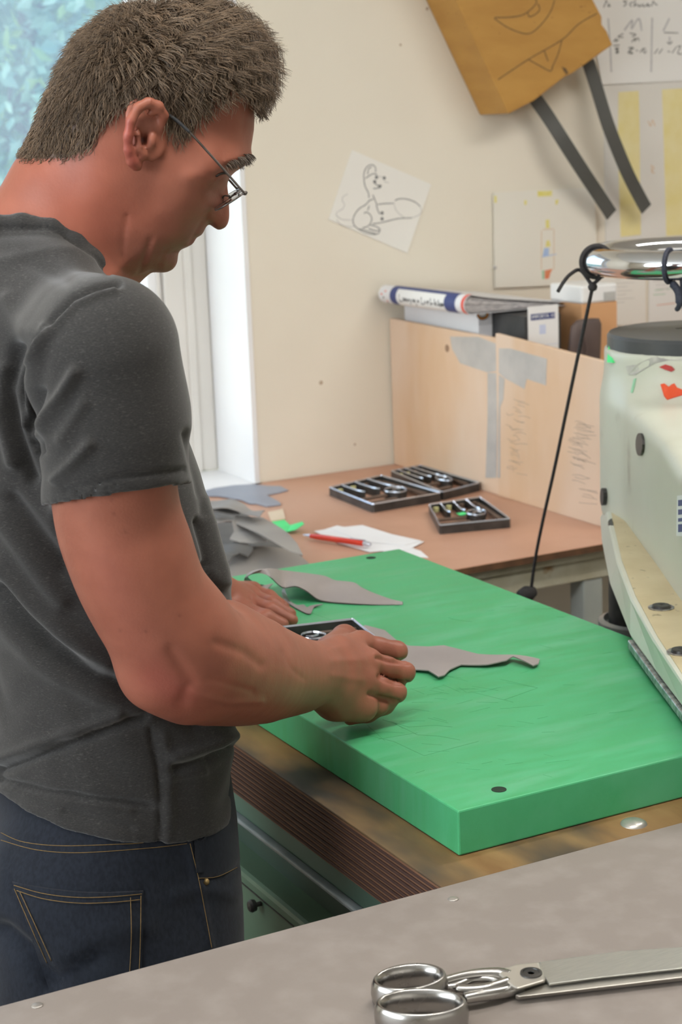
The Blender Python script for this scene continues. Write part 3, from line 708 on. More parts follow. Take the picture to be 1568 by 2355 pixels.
for pl, ys in (([(1228,222,.055),(1262,270,.06),(1300,330,.075),(1345,400,.07),(1385,460,.055),(1407,494,.05)], .035), ([(1352,140,.055),(1372,200,.065),(1400,290,.08),(1440,390,.075),(1470,450,.06),(1487,481,.055)], .035)):
    p = crv([ony(x, y, YW-d) for x, y, d in pl], 6); tg = np.gradient(p, axis=0); tg /= np.linalg.norm(tg, axis=1)[:,None]
    sd = np.cross(tg, [0, 1, 0]); sd /= np.linalg.norm(sd, axis=1)[:,None]; w = .0175
    b = MB(); P = [[a-s*w, a+s*w, a+s*w+[0,.0035,0], a-s*w+[0,.0035,0], a-s*w] for a, s in zip(p, sd)]
    b.grid(P); n = len(p)*5; b.f += [(0,1,2,3), (n-5,n-4,n-3,n-2)]
    b.build('strap', M_strap, t, weld=True)

# ================================================================== press: plywood bed, base, swing arm, handwheel
ZBD = .94                                    # top of the cutting board
ZPL = .892                                   # top of the plywood bed
M_press = pmat('press_enamel', (.60, .62, .53), .38, col2=(.56, .57, .47), scale=5, col3=(.36, .34, .27), scale3=9, lo3=.62, hi3=.78, bump=.04)
M_presstop = pmat('worn_cream_enamel', (.62, .53, .34), .5, col2=(.54, .45, .27), scale=14, col3=(.30, .25, .15), scale3=60, lo3=.66, hi3=.72, bump=.15, bscale=200)
M_pgreen = pmat('press_green_enamel', (.085, .165, .125), .42, col2=(.07, .14, .10), scale=6, col3=(.22, .30, .26), scale3=70, lo3=.72, hi3=.76)
M_worn = pmat('worn_aluminium', (.55, .54, .54), .35, metal=.8, col2=(.2, .2, .21), scale=120, stretch=(1, 1, 1), bump=.5, bscale=160)
M_chrome = pmat('chrome', (.80, .81, .83), .09, metal=1.0, col2=(.72, .73, .76), scale=10)
M_cap = pmat('black_cap_plastic', (.055, .06, .065), .38, col2=(.075, .078, .08), scale=14, bump=.1)
M_dark = pmat('dark_steel', (.05, .05, .05), .4, metal=.6, col2=(.09, .085, .08), scale=40)
M_cord = pmat('black_cord', (.022, .02, .022), .7, col2=(.04, .036, .036), scale=300, bump=.6, bscale=900)
press = thing('clicker_press', 'cream and green swing arm cutting press with a plywood bed and chrome handwheel', 'press', (1.2, 1.85, 0))
# plywood bed of separate plies
X0, X1, Y0, Y1 = .785, 1.40, 1.322, 2.43
zb = onx(881, 2084, X0)[2]; NPL = 22; th = (ZPL-zb)/NPL
bed = MB().box((X0+.002, Y0+.002, zb+.0006), (X1-.002, Y1-.002, ZPL-th)).build('plywood_bed', pmat('ply_core', (.10, .05, .03), .8, col2=(.07, .035, .02), scale=30), press)
M_plyA = pmat('ply_dark', (.075, .036, .026), .75, col2=(.05, .024, .018), scale=24, stretch=(1, .15, 1)); M_plyB = pmat('ply_light', (.27, .135, .07), .7, col2=(.15, .07, .04), scale=24, stretch=(1, .15, 1))
M_plyT = pmat('worn_ply_top', (.27, .165, .065), .6, col2=(.19, .10, .035), scale=22, stretch=(1, .4, 1), col3=(.06, .046, .032), scale3=7, lo3=.44, hi3=.56, bump=.2, bscale=90)
for k in range(NPL):
    z0 = zb+k*th; j = random.uniform(-.0004, .0004)+(0 if k % 2 else .0012)
    m = M_plyT if k == NPL-1 else (M_plyA if k % 2 else M_plyB)
    MB().box((X0+j, Y0+j, z0+.0001), (X1-j, Y1-j, z0+th)).build('ply', m, bed, bevel=.0006 if k < NPL-1 else .0012)
# green base: frame under the bed, lip and cabinet
zc = onx(640, 2074, X0+.012)[2]
MB().box((X0+.012, Y0+.012, zb-.034), (X1-.01, Y1-.01, zb)).build('bed_frame', M_pgreen, press, bevel=.003)
MB().box((X0+.004, Y0+.0, zb-.040), (X1, Y1, zb-.034)).build('drip_lip', pmat('highlit_green_edge', (.22, .27, .28), .35, col2=(.30, .34, .36), scale=40), press, bevel=.002)  # paler tone paints the highlight running along the lip
MB().box((X0+.05, Y0+.05, zc), (X1-.05, Y1-.05, zb-.040)).build('neck', pmat('shaded_green_enamel', (.05, .085, .065), .5, col2=(.04, .07, .055), scale=8), press)  # darker green paints in the shadow of the recess below the lip
MB().box((X0+.012, Y0-.02, 0), (X1, Y1, zc)).build('base_cabinet', pmat('cabinet_green_enamel', (.12, .20, .135), .45, col2=(.10, .17, .115), scale=6), press, bevel=.006)
kn = onx(600, 2078, X0+.012); kn[2] = min(kn[2], zc-.02)
b = MB(); b.lathe([(.003, 0), (.003, .007), (.007, .008), (.008, .013), (.006, .016), (0, .017)], kn, 16, (-1, 0, 0)); b.build('cabinet_knob', M_dark, press, smooth=.6)
MB().box((X0+.0108, Y0+.05, zc-.016), (X0+.012, Y1-.1, zc-.0145)).build('cabinet_seam', M_dark, press)
sc = onz(1457, 1895, ZPL); MB().lathe([(.014, 0), (.013, .002), (.009, .004), (0, .0045)], sc, 16).build('bed_screw', pmat('zinc_screw', (.55, .53, .48), .35, metal=.7, col2=(.45, .43, .4), scale=60), press, smooth=.7)

# swing arm: flange slab over the board, web and pivot drum
def offs(P, w):
    P = np.array(P); t = np.gradient(P, axis=0)[:, :2]; t /= np.linalg.norm(t, axis=1)[:,None]
    return [np.array([p[0]+q[1]*w, p[1]-q[0]*w, p[2]]) for p, q in zip(P, t)]
bot = [onz(x, y, .957) for x, y in ((1568,1628),(1510,1552),(1450,1470),(1400,1345),(1382,1250),(1378,1190))]
topl = [onz(x, y, 1.0) for x, y in ((1568,1570),(1500,1465),(1450,1370),(1420,1290),(1400,1200),(1393,1160))]
bot = [bot[0]+(bot[0]-bot[1])*.7]+bot; topl = [topl[0]+(topl[0]-topl[1])*.7]+topl
def slab(lo, hi, w): return MB().prism(lo+offs(lo, w)[::-1], hi+offs(hi, w)[::-1])
arm = slab(bot, topl, .30).build('swing_arm', M_press, press, bevel=.005)
tt = [np.array([p[0], p[1], 1.0]) for p in topl]
ins = offs(tt, .006)
slab(ins, [p+[0,0,.0012] for p in ins], .286).build('flange_face', M_presstop, arm)
pl = [np.array([p[0], p[1], .945]) for p in offs(bot, -.004)][:4]; slab(pl, [p+[0,0,.012] for p in pl], .30).build('pressure_plate', M_worn, arm, bevel=.002)
DC = dep(1609, 1000, 2.75)[:2]; DR = .149
zcap = dep(1609, 752, 2.75)[2]
web = [onz(x, y, 1.0) for x, y in ((1568,1400),(1500,1302),(1440,1230),(1402,1166))]
web = [web[0]+(web[0]-web[1])*1.3]+web
wdir = unit((web[1]-web[4])*[1,1,0]); wnr = np.array([-wdir[1], wdir[0], 0]); wnr = wnr if wnr@(CAM-web[2]) > 0 else -wnr
wlen = np.linalg.norm((web[0]-web[4])[:2])+.06; wmid = web[4]-wdir*.06*1.0+wdir*wlen*.5-wnr*.106; zlo, zhi = .985, 1.185
def webfn(P):
    q = P-wmid; u = np.abs(q@wdir)-wlen/2+.02; v = np.abs(q@wnr)-.10+.02; z = np.abs(P[:,2]-(zlo+zhi)/2+.10*np.clip(q@wdir, 0, 1))-(zhi-zlo)/2+.02
    return np.sqrt(np.maximum(u, 0)**2+np.maximum(v, 0)**2+np.maximum(z, 0)**2)+np.minimum(np.maximum(np.maximum(u, v), z), 0)-.02
def drumfn(P):
    r = np.hypot(P[:,0]-DC[0], P[:,1]-DC[1])-DR; return np.maximum(r, np.maximum(.985-P[:,2], P[:,2]-(zcap-.022)))
big = [Prim(drumfn, [DC[0]-DR, DC[1]-DR, .98], [DC[0]+DR, DC[1]+DR, zcap], .05), Prim(webfn, np.min([web[0], web[4]], 0)-.25, np.max([web[0], web[4]], 0)+.25, .045)]
Vd, Fd = surfnet(big, (.9, 1.2, .97), (2.1, 2.5, 1.32), .006)
Vd = vsmooth(Vd, Fd, 3, .5); np_mesh('pivot_drum', Vd, Fd, M_press, arm); T_drum = BVHTree.FromPolygons(Vd.tolist(), Fd.tolist())
MB().lathe([(DR-.006, zcap-.027), (DR-.0045, zcap-.025), (DR-.0045, zcap-.005), (DR-.008, zcap), (.02, zcap+.001), (0, zcap+.001)], (DC[0], DC[1], 0), 64).build('drum_cap', M_cap, arm, smooth=.6)
for dx, dy in ((-.06, -.05), (.01, -.08), (.05, -.02), (-.02, .03), (.08, -.06)):
    MB().box((DC[0]+dx, DC[1]+dy, zcap+.0008), (DC[0]+dx+.03, DC[1]+dy+.006, zcap+.0016)).build('cap_scuff', M_dark, arm)
def ondrum_patch(px, name, mm, h=.0006):
    """thin sticker laid on the casting where its outline falls"""
    P = []
    for x, y in px:
        hit = T_drum.ray_cast(Vector(CAM), Vector(unit(ray(x, y))))
        if hit[0] is not None: P.append((np.array(hit[0]), np.array(hit[0])+np.array(hit[1])*(h+.0009)))
    if len(P) > 2: MB().prism([a for a, _ in P], [b for _, b in P]).build(name, mm, arm)
M_neon = pmat('neon_green_note', (.10, .85, .28), .6, col2=(.08, .78, .24), scale=20); M_redst = pmat('red_orange_sticker', (.80, .10, .03), .55, col2=(.72, .07, .02), scale=20)
ondrum_patch([(1401,800),(1415,801),(1414,834),(1402,833)], 'green_flag', M_neon, .004)
ondrum_patch([(1519,884),(1528,882),(1538,890),(1545,884),(1551,882),(1557,892),(1568,896),(1582,905),(1566,910),(1546,916),(1534,920),(1527,912)], 'red_sticker', M_redst)
ondrum_patch([(1516,844),(1530,838),(1544,842),(1552,850),(1544,855),(1530,850)], 'small_red_sticker', pmat('dull_red_sticker', (.55, .06, .05), .6, col2=(.4, .05, .05), scale=30))
ondrum_patch([(1458,872),(1463,870),(1460,886),(1455,904),(1451,903)], 'green_paint_drip', pmat('green_paint', (.25, .60, .36), .6, col2=(.4, .6, .45), scale=60))
M_smear = pmat('grey_smear', (.34, .33, .31), .6, col2=(.56, .56, .50), scale=26, lo=.4, hi=.6)
ondrum_patch([(1440,842),(1465,838),(1500,822),(1540,818),(1590,822),(1590,830),(1540,828),(1505,836),(1480,850),(1462,862),(1446,862)], 'grease_smear', M_smear, .0003)
ondrum_patch([(1478+8*math.cos(a)-3, 1022+26*math.sin(a)) for a in np.linspace(0, 6.283, 16, endpoint=False)], 'oil_plug', M_dark, .003)
ondrum_patch([(1390+4*math.cos(a)+3, 1142+20*math.sin(a)) for a in np.linspace(0, 6.283, 12, endpoint=False)], 'oil_plug', M_dark, .006)
for px in ((1520,1398), (1566,1500)):
    p = onz(*px, 1.0012)
    MB().lathe([(.016, 0), (.0165, .0012), (.0145, .0016), (.013, .0005)], p, 20).build('bolt_collar', M_worn, arm, smooth=.7)
    MB().lathe([(.012, .0003), (.011, .004), (.006, .0045), (0, .003)], p, 12).build('bolt', M_dark, arm, smooth=.7)
wp0 = web[1]; wn_ = wnr.copy()
if wn_@(CAM-wp0) < 0: wn_ = -wn_
def onweb(x, y):
    d = ray(x, y); return CAM+d*(((wp0-CAM)@wn_)/(d@wn_))
MB().poly([onweb(x, y) for x, y in ((1558,1140),(1640,1130),(1640,1240),(1556,1232))], wn_*.0008).build('maker_label', M_label, arm)
for k, (a, c) in enumerate(((1150,1164),(1172,1184),(1192,1200),(1206,1224))):
    MB().poly([onweb(x, y)+wn_*.0008 for x, y in ((1561,a),(1632,a-8),(1632,c-8),(1561,c))], wn_*.0003).build('label_print', M_navy, arm)
# column and floor plate under the arm
cp = onz(1466, 1442, .845)
MB().lathe([(.16, 0), (.16, .02), (.062, .03), (.062, .80), (.066, .82), (.066, .845), (.058, .848), (.056, .838), (0, .838)], (cp[0]+.03, cp[1]+.03, 0), 40).build('column', pmat('column_steel', (.42, .44, .43), .35, metal=.5, col2=(.30, .31, .31), scale=20), press, smooth=.5)
MB().lathe([(.05, .838), (.05, 1.0)], (cp[0]+.03, cp[1]+.03, 0), 32).build('column_pin', M_dark, press, smooth=.5)
MB().lathe([(.10, 0), (.10, .96)], (DC[0], DC[1], 0), 40).build('drum_post', M_press, press, smooth=.5)
# handwheel
wz = dep(1621, 583, 2.75)[2]; WR, Wr = .170, .0215
wheel = MB().lathe([(WR+Wr*math.cos(a), Wr*math.sin(a)) for a in np.linspace(0, 2*math.pi, 20, endpoint=False)], (DC[0]+.006, DC[1], wz), 72, closed_prof=True).build('handwheel', M_chrome, press, smooth=True)
b = MB(); b.lathe([(.012, zcap), (.012, wz-.03), (.04, wz-.025), (.045, wz-.01), (.03, wz+.002), (0, wz+.004)], (DC[0]+.006, DC[1], 0), 28)
b.build('wheel_hub', M_dark, wheel, smooth=.6)
for k in range(3):
    a = 2.3+k*2.094; d = np.array([math.cos(a), math.sin(a), 0]); c = np.array([DC[0]+.006, DC[1], wz]); s = np.array([-d[1], d[0], 0])
    P = [[c+d*r-s*w+[0,0,z], c+d*r+s*w+[0,0,z], c+d*r+s*w*.8+[0,0,z-.008], c+d*r-s*w*.8+[0,0,z-.008], c+d*r-s*w+[0,0,z]] for r, w, z in ((.03,.02,-.006), (.09,.024,-.012), (.155,.03,-.002))]
    MB().grid(P).build('wheel_spoke', M_chrome, wheel, smooth=.8, weld=True)
# cord tied to the wheel
wc = np.array([DC[0]+.006, DC[1], wz])
def around(px, D0, rr, n=14, tilt=.0):
    """loop of cord round the wheel rim near pixel column px"""
    best = min(np.linspace(0, 2*math.pi, 720), key=lambda a: abs(((wc+[WR*math.cos(a), WR*math.sin(a), 0]-CAM)@cr)/((wc+[WR*math.cos(a), WR*math.sin(a), 0]-CAM)@cf)*FPX+CXP-px)+(0 if ((np.array([math.cos(a), math.sin(a), 0]))@cf) < .35 else 1e4))
    d = np.array([math.cos(best), math.sin(best), 0]); c = wc+d*WR
    return [c+d*(Wr+rr)*math.cos(w)+np.array([0,0,1])*(Wr+rr)*math.sin(w) for w in np.linspace(0, 2*math.pi, n, endpoint=False)], c
lp, lc_ = around(1372, 2.7, .003)
cordt = thing('pull_cord', 'thin black cord tied round the chrome handwheel and hanging down to the floor', 'cord', (1.7, 2.48, 0))
kn = lc_+np.array([-.008, -.0, -.038])
MB().tube(crv(lp, 4, True), .0034, 7, closed=True).build('rim_loop', M_cord, cordt, smooth=True)
b = MB(); b.lathe([(0, -.008), (.006, -.005), (.0075, 0), (.005, .006), (0, .008)], kn, 12); b.build('knot', M_cord, cordt, smooth=True)
low = ony(1222, 1350, 2.50); lend = low+(low-kn)*.03; base_ = np.array([lend[0]-.06, 2.5, .004])
MB().tube(crv([lp[8], kn+[0, 0, .003]], 3), .003, 7).build('rim_tail', M_cord, cordt, smooth=True)
MB().tube(crv([kn, kn+(low-kn)*.5+[-.003, 0, -.004], low, low+[-.01, 0, -.25], base_+[0, 0, .25], base_], 8), .0030, 7).build('hanging_cord', M_cord, cordt, smooth=True)
MB().tube(crv([kn, dep(1335, 622, 2.70), dep(1312, 630, 2.69), dep(1296, 648, 2.68), dep(1283, 670, 2.67)], 6), .0030, 7).build('loose_end', M_cord, cordt, smooth=True)
MB().lathe([(0, -.02), (.012, -.016), (.015, 0), (.010, .016), (0, .02)], ony(1212, 1366, 2.5), 14, (1, .2, .1)).build('cord_handle', M_cord, cordt, smooth=True)
lp2, lc2 = around(1537, 2.6, .003)
t = thing('hook_cord', 'short dark blue cord looped over the front of the handwheel rim', 'cord', lc2+np.array([0,0,-.06]))
M_bcord = pmat('dark_blue_cord', (.03, .035, .06), .7, col2=(.05, .055, .08), scale=300, bump=.5, bscale=800)
MB().tube(crv(lp2, 4, True), .0030, 7, closed=True).build('rim_loop', M_bcord, t, smooth=True)
Dd = (lc2-CAM)@cf
b = MB(); b.tube(crv([lc2+[0,0,-Wr-.002], dep(1546, 652, Dd), dep(1560, 672, Dd), dep(1562, 700, Dd), dep(1556, 712, Dd+.02)], 6), [.0035]*6+[.006]*12+[.004]*6+[.003], 7)
b.build('cord_tail', M_bcord, t, smooth=True)
b = MB(); b.tube(crv([dep(1564, 612, Dd), dep(1566, 650, Dd), dep(1572, 720, Dd)], 5), .002, 6); b.build('thin_strand', M_bcord, t, smooth=True)

# ================================================================== green cutting board
M_green = pmat('green_plastic', (.062, .37, .150), .40, col2=(.078, .41, .185), scale=5, stretch=(3, 14, 3), bump=.10, bscale=160, rvar=.1, spec=.35, col3=(.12, .43, .23), scale3=2.2, lo3=.5, hi3=.8)
bb = thing('cutting_board', 'thick bright green plastic cutting board lying on the press bed', 'cutting board', (1.085, 1.874, ZPL))
board = MB().box((.836, 1.381, ZPL+.0006), (1.335, 2.367, ZBD)).build('board', M_green, bb, bevel=.0018)
M_cut = pmat('knife_cut_green', (.055, .29, .12), .6, col2=(.07, .33, .14), scale=60)
M_hole = pmat('hole_shade', (.01, .03, .015), .9, col2=(.015, .035, .02), scale=40)
for px in ((853,1283), (1147,1816)):
    MB().lathe([(.0078, 0), (.0078, .0004), (0, .0002)], onz(*px, ZBD), 20).build('bore_hole_disc', M_hole, bb)  # flat dark disc stands in for the shade inside the hole
b = MB()
cuts = [[(840,1690),(905,1705),(975,1738),(1100,1705)], [(1150,1562),(1236,1582),(1158,1610)], [(1080,1590),(1180,1615)], [(690,1400),(800,1440)], [(900,1660),(960,1690),(1010,1693),(1058,1702)], [(1165,1570),(1230,1580)],
        [(870,1700),(960,1685)], [(1290,1470),(1320,1472)], [(1400,1640),(1455,1634)], [(1345,1645),(1372,1640)], [(880,1655),(940,1672),(1000,1668),(1040,1672)], [(845,1668),(885,1704)], [(1150,1630),(1250,1622)]]
for k in range(34):
    x = random.gauss(1010, 90); y = random.gauss(1600, 45)
    if x > 880: cuts.append([(x, y), (x+random.uniform(18, 60), y+random.uniform(-12, 18))])
for k in range(40):
    x = random.uniform(800, 1500); y = random.uniform(1380, 1800); p = onz(x, y, ZBD)
    if .85 < p[0] < 1.32 and 1.40 < p[1] < 2.3: cuts.append([(x, y), (x+random.uniform(15, 70), y+random.uniform(-8, 10))])
for s in cuts: b.strip([onz(x, y, ZBD) for x, y in s], .0005 if len(s) == 2 else .0009, (0, 0, 1), .00012)
o = b.build('knife_cuts', M_cut, bb); o['kind'] = 'stuff'

# ================================================================== foreground counter
ZC = .90
M_count = pmat('greige_laminate', (.245, .212, .188), .5, col2=(.225, .193, .172), scale=3, col3=(.27, .236, .212), scale3=30, lo3=.45, hi3=.7, bump=.06, bscale=300, rvar=.1)
ct = thing('counter', 'greige laminate worktop counter with metal rivets, holding the shears', 'counter', (.65, .85, 0))
MB().box((-.55, .36, ZC-.028), (1.9, 1.3155, ZC)).build('worktop', M_count, ct, bevel=.0015)
for x in (-.5, 1.8):
    for y in (.42, 1.22): MB().box((x, y, 0), (x+.05, y+.05, ZC-.028)).build('leg', M_leg, ct, bevel=.003)
MB().box((-.45, 1.235, ZC-.11), (1.8, 1.255, ZC-.028)).build('apron', M_leg, ct)
M_rivet = pmat('aluminium_rivet', (.45, .42, .38), .4, metal=.6, col2=(.38, .35, .32), scale=80)
for px in ((1042,2068), (85,2313)): MB().lathe([(.0052, 0), (.0048, .0007), (.003, .0011), (0, .0013)], onz(*px, ZC), 16).build('rivet', M_rivet, ct, smooth=True)

# ------------------------------------------------------------------ tailor's shears
M_steel = pmat('polished_steel', (.46, .45, .43), .22, metal=1.0, col2=(.36, .35, .34), scale=20, rvar=.12)
M_blade = pmat('brushed_blade', (.50, .50, .46), .42, metal=.85, col2=(.44, .44, .41), scale=30, stretch=(2, 30, 2))
M_nickel = pmat('nickel_pivot', (.66, .63, .57), .38, metal=.8, col2=(.58, .55, .50), scale=20)
S8 = (760, 2050, .5153)
sh = thing('tailor_shears', "large steel tailor's shears lying on the greige counter", 'shears', onz(1250, 2210, ZC))
def zz(lst, z): return [onz(x, y, z) for x, y in zp(lst, *S8)]
MB().prism(zz([(820,478),(960,425),(1568,358),(1900,315),(1960,318),(1900,350),(1568,402),(1000,466),(840,486)], ZC+.001), zz([(822,462),(955,415),(1568,340),(1900,302),(1955,305),(1900,330),(1568,384),(1000,452),(842,470)], ZC+.008)).build('lower_blade', M_nickel, sh, bevel=.0012)
MB().prism(zz([(930,322),(1100,300),(1300,275),(1568,256),(1760,262),(1900,300),(1568,352),(1200,392),(975,424),(940,370)], ZC+.009), zz([(932,314),(1100,291),(1300,265),(1568,248),(1760,254),(1900,292),(1568,343),(1200,384),(975,413),(942,360)], ZC+.0125)).build('upper_blade', M_blade, sh, bevel=.0008)
MB().prism(zz([(745,380),(770,352),(830,332),(935,322),(965,408),(830,448),(800,430)], ZC+.008), zz([(748,366),(772,342),(830,325),(932,315),(960,398),(832,436),(804,418)], ZC+.0155)).build('pivot_plate', M_nickel, sh, bevel=.0022, seg=3)
pv = zz([(895,366)], ZC+.0155)[0]
MB().lathe([(.0092, 0), (.009, .0012), (.007, .0014), (.0066, .0006), (.0028, .0006), (.0024, -.001), (0, -.001)], pv, 24).build('pivot_screw', M_dark, sh, smooth=.6)
def bow(cx, cy, rx, ry, rot, z0, z1, name):
    P = []
    for a in np.linspace(0, 2*math.pi, 56, endpoint=False):
        ca, sa = math.cos(a), math.sin(a)
        e = lambda s: (cx+s*rx*ca*math.cos(rot)-s*ry*sa*math.sin(rot), cy+s*rx*ca*math.sin(rot)+s*ry*sa*math.cos(rot))
        zm = (z0+z1)/2; c1 = np.array(onz(*e(1), z1))
        ctr = onz(cx, cy, z1); d = c1-ctr; d /= np.linalg.norm(d)
        prof = [(0, z1), (.0012, z1-.001), (.0030, z1-.005), (.0036, zm), (.0028, z0+.004), (.0005, z0), (-.002, z0+.001), (-.0045, zm-.002), (-.0040, z1-.006), (-.0018, z1-.001)]
        P.append([(c1[0]+d[0]*o_, c1[1]+d[1]*o_, z) for o_, z in prof]+[(c1[0], c1[1], z1)])
    MB().grid(P, closed_u=True).build(name, M_steel, sh, smooth=True, weld=True)
bow(968, 2302, 99, 30, -.02, ZC+.0005, ZC+.024, 'finger_bow')
bow(941, 2244, 80, 28, -.10, ZC+.0005, ZC+.024, 'thumb_bow')
for pl, rr, nm in ((([(598,478,.010),(650,468,.010),(720,458,.009),(790,445,.007),(850,425,.008)]), (.0045,.0048,.005,.0055,.006), 'shank'), (([(470,420,.014),(540,395,.014),(640,375,.013),(745,372,.011),(800,385,.010)]), (.0042,.0046,.005,.006,.006), 'shank'),
                   (([(500,430,.010),(560,425,.010),(640,395,.010),(740,400,.009),(800,425,.009)]), (.004,.0042,.0042,.0045,.005), 'shank_rib'), (([(560,438,.012),(650,440,.012),(720,430,.012),(790,410,.011)]), (.0042,.0046,.005,.0055), 'shank_rib')):
    p = crv([onz(*zp([(x, y)], *S8)[0], ZC+h) for x, y, h in pl], 6); r = np.interp(np.linspace(0, 1, len(p)), np.linspace(0, 1, len(rr)), rr)
    MB().tube(p, r, 10).build(nm, M_steel, sh, smooth=True)

# ================================================================== cutting dies
M_die = pmat('blued_steel', (.055, .052, .05), .35, metal=.5, col2=(.09, .085, .08), scale=30); M_diedge = pmat('ground_die_edge', (.62, .66, .74), .25, metal=.9, col2=(.55, .58, .66), scale=40)
M_brass = pmat('ejector_foam', (.52, .50, .22), .6, col2=(.6, .58, .3), scale=40); M_bar = pmat('die_crossbar', (.13, .085, .06), .6, col2=(.10, .065, .05), scale=20)
def die(corners, h, z0, label, back=0, note=False, group=None):
    """corners: four rim points in order; the toothed side runs from corner 0 to corner 3"""
    c = [np.array(p, float) for p in corners]; ctr = sum(c)/4
    t = thing('cutting_die', label, 'cutting die', (ctr[0], ctr[1], z0), group)
    Q = lambda s, v: (c[0]*(1-s)+c[3]*s)*(1-v)+(c[1]*(1-s)+c[2]*s)*v      # s along the toothed side, v across
    def wall(pts, name, w=.0022, closed=False, hh=1.0):
        P = np.array(pts); top = P[0][2]; n = len(P)
        tg = np.roll(P,-1,0)-np.roll(P,1,0) if closed else np.gradient(P, axis=0)
        tg[:, 2] = 0; tg /= np.linalg.norm(tg, axis=1)[:,None]+1e-9; sd = np.stack([-tg[:,1], tg[:,0], 0*tg[:,0]], 1)*w/2
        lo = np.array([0, 0, -h*hh]); e = np.array([0, 0, -.0022])
        ring = lambda a, s: [a-s+lo, a-s+e, a+s+e, a+s+lo, a-s+lo]
        b = MB(); b.grid([ring(a, s) for a, s in zip(P, sd)], closed_u=closed)
        if not closed: m = len(b.v); b.f += [(0,1,2,3), (m-5,m-4,m-3,m-2)]
        b.build(name, M_die, t, weld=True)
        b = MB(); b.grid([[a-s+e, a-s*.25, a+s*.25, a+s+e] for a, s in zip(P, sd)], closed_u=closed); b.build('cutting_edge', M_diedge, t)
    wall([Q(0,0),Q(0,.5),Q(0,.985),Q(.015,1),Q(.5,1),Q(.985,1),Q(1,.985),Q(1,.5),Q(1,.015),Q(.985,0),Q(.5,0),Q(.015,0)], 'die_frame', .003, True)
    for k in range(3):
        s0 = .22+.25*k; wall(crv([Q(s0, 0), Q(s0, .2), Q(s0+.01, .38), Q(s0+.05, .46)], 5), 'divider')
    for k in range(4): 
        s0 = .10+.24*k; p = Q(s0, .12)-np.array([0, 0, h*.35]); MB().lathe([(.006, -.006), (.006, .003), (0, .004)], p, 12).build('ejector_plug', M_brass if k < 2 else M_bar, t, smooth=.6)
    wall(crv([Q(.50, .60), Q(.58, .50), Q(.72, .50), Q(.80, .58), Q(.74, .70), Q(.60, .72)], 5, True), 'slot_loop', .002, True)
    wall(crv([Q(.58, .62), Q(.66, .58), Q(.74, .60)], 4), 'slot_blade', .002)
    for v0 in (.60, .80):
        a, d = Q(.03, v0), Q(.48, v0); n = (Q(.03, v0+.06)-a); zl = np.array([0, 0, -h*.55]); b = MB()
        b.prism([a+zl, d+zl, d+n+zl, a+n+zl], [a+zl*.55, d+zl*.55, d+n+zl*.55, a+n+zl*.55]); b.build('crossbar', M_bar, t)
    a, d = Q(.84, .10), Q(.90, .85); b = MB(); zl = np.array([0, 0, -h*.6]); n = (Q(.92, .10)-a)
    b.prism([a+zl, a+n+zl, d+n+zl, d+zl], [a+zl*.6, a+n+zl*.6, d+n+zl*.6, d+zl*.6]); b.build('crossbar', M_bar, t)
    if note:
        p = [Q(.36, .50), Q(.40, .60), Q(.53, .58), Q(.49, .48)]; MB().poly([q_+np.array([0,0,-h*.25]) for q_ in p], (0, 0, .001)).build('green_tag', M_neon, t)
    return t
HD = .020
Z6 = lambda L, z: [onz(x, y, z) for x, y in zp(L, 740, 1040, .2934)]
die(Z6([(62,270),(398,402),(932,312),(465,176)], ZT+HD), HD, ZT, 'dark steel cutting die on the brown table, the one beside the white paper notes')
die([np.array([min(p[0], 1.985), min(p[1], 3.535), p[2]]) for p in Z6([(545,140),(945,306),(1425,205),(890,80)], ZT+HD)], HD, ZT, 'dark steel cutting die on the brown table, the one touching the plywood partition')
die(Z6([(842,405),(928,566),(1475,515),(1240,345)], ZT+HD), HD, ZT, 'small dark steel cutting die with a green tag on the brown table', note=True)
M_redbit = pmat('red_plastic', (.25, .03, .04), .5, col2=(.2, .02, .03), scale=30)
rb = onz(955, 1064, ZT); b = MB(); b.lathe([(.012, 0), (.014, .006), (.010, .012), (.004, .014), (0, .015)], rb, 10, (0, .1, 1))
tag(b.build('plastic_cap', M_redbit), 'small dark red plastic cap on the table against the partition', 'cap')
# die held on the board
hz = ZBD+.027
dcs = [onz(889,1483,hz), onz(811,1421,hz)]
ed = dcs[1]-dcs[0]; far = onz(616,1444,hz); 
die([onz(889,1483,hz), onz(811,1421,hz), onz(628,1442,hz), onz(889,1483,hz)+(onz(628,1442,hz)-onz(811,1421,hz))], .024, ZBD+.0025, "dark steel cutting die under the man's hand on the green board")

# ================================================================== small things on the brown table
M_note = pmat('note_paper', (.84, .84, .85), .7, col2=(.81, .81, .82), scale=8)
Z0 = lambda L, z: [onz(x, y, z) for x, y in zp(L, 740, 1040, .2934)]
for k, (q, z) in enumerate((([(735,1222),(775,1209),(845,1226),(968,1268),(985,1283),(960,1282),(820,1258)], ZT+.0005), ([(722,1222),(790,1212),(880,1238),(975,1246),(945,1262),(850,1270),(780,1250)], ZT+.0016), ([(760,1216),(833,1208),(900,1229),(968,1244),(930,1255),(830,1245)], ZT+.0027))):
    p = [onz(x, y, z) for x, y in q]
    tag(MB().poly(p, (0, 0, .0008)).build('paper_note', M_note), ('white paper note at the bottom of the stack, its corner towards the green board', 'white paper note in the middle of the stack under the red pen', 'white paper note on top of the small stack beside the red pen')[k], 'paper', 'white paper notes by the pen')
t = thing('ballpoint_pen', 'red ballpoint pen with a pale tip lying on the white notes', 'pen', onz(772, 1245, ZT+.004))
pa, pb_ = onz(697, 1230, ZT+.009), onz(852, 1252, ZT+.012); pd = (pb_-pa); L = np.linalg.norm(pd); pd /= L
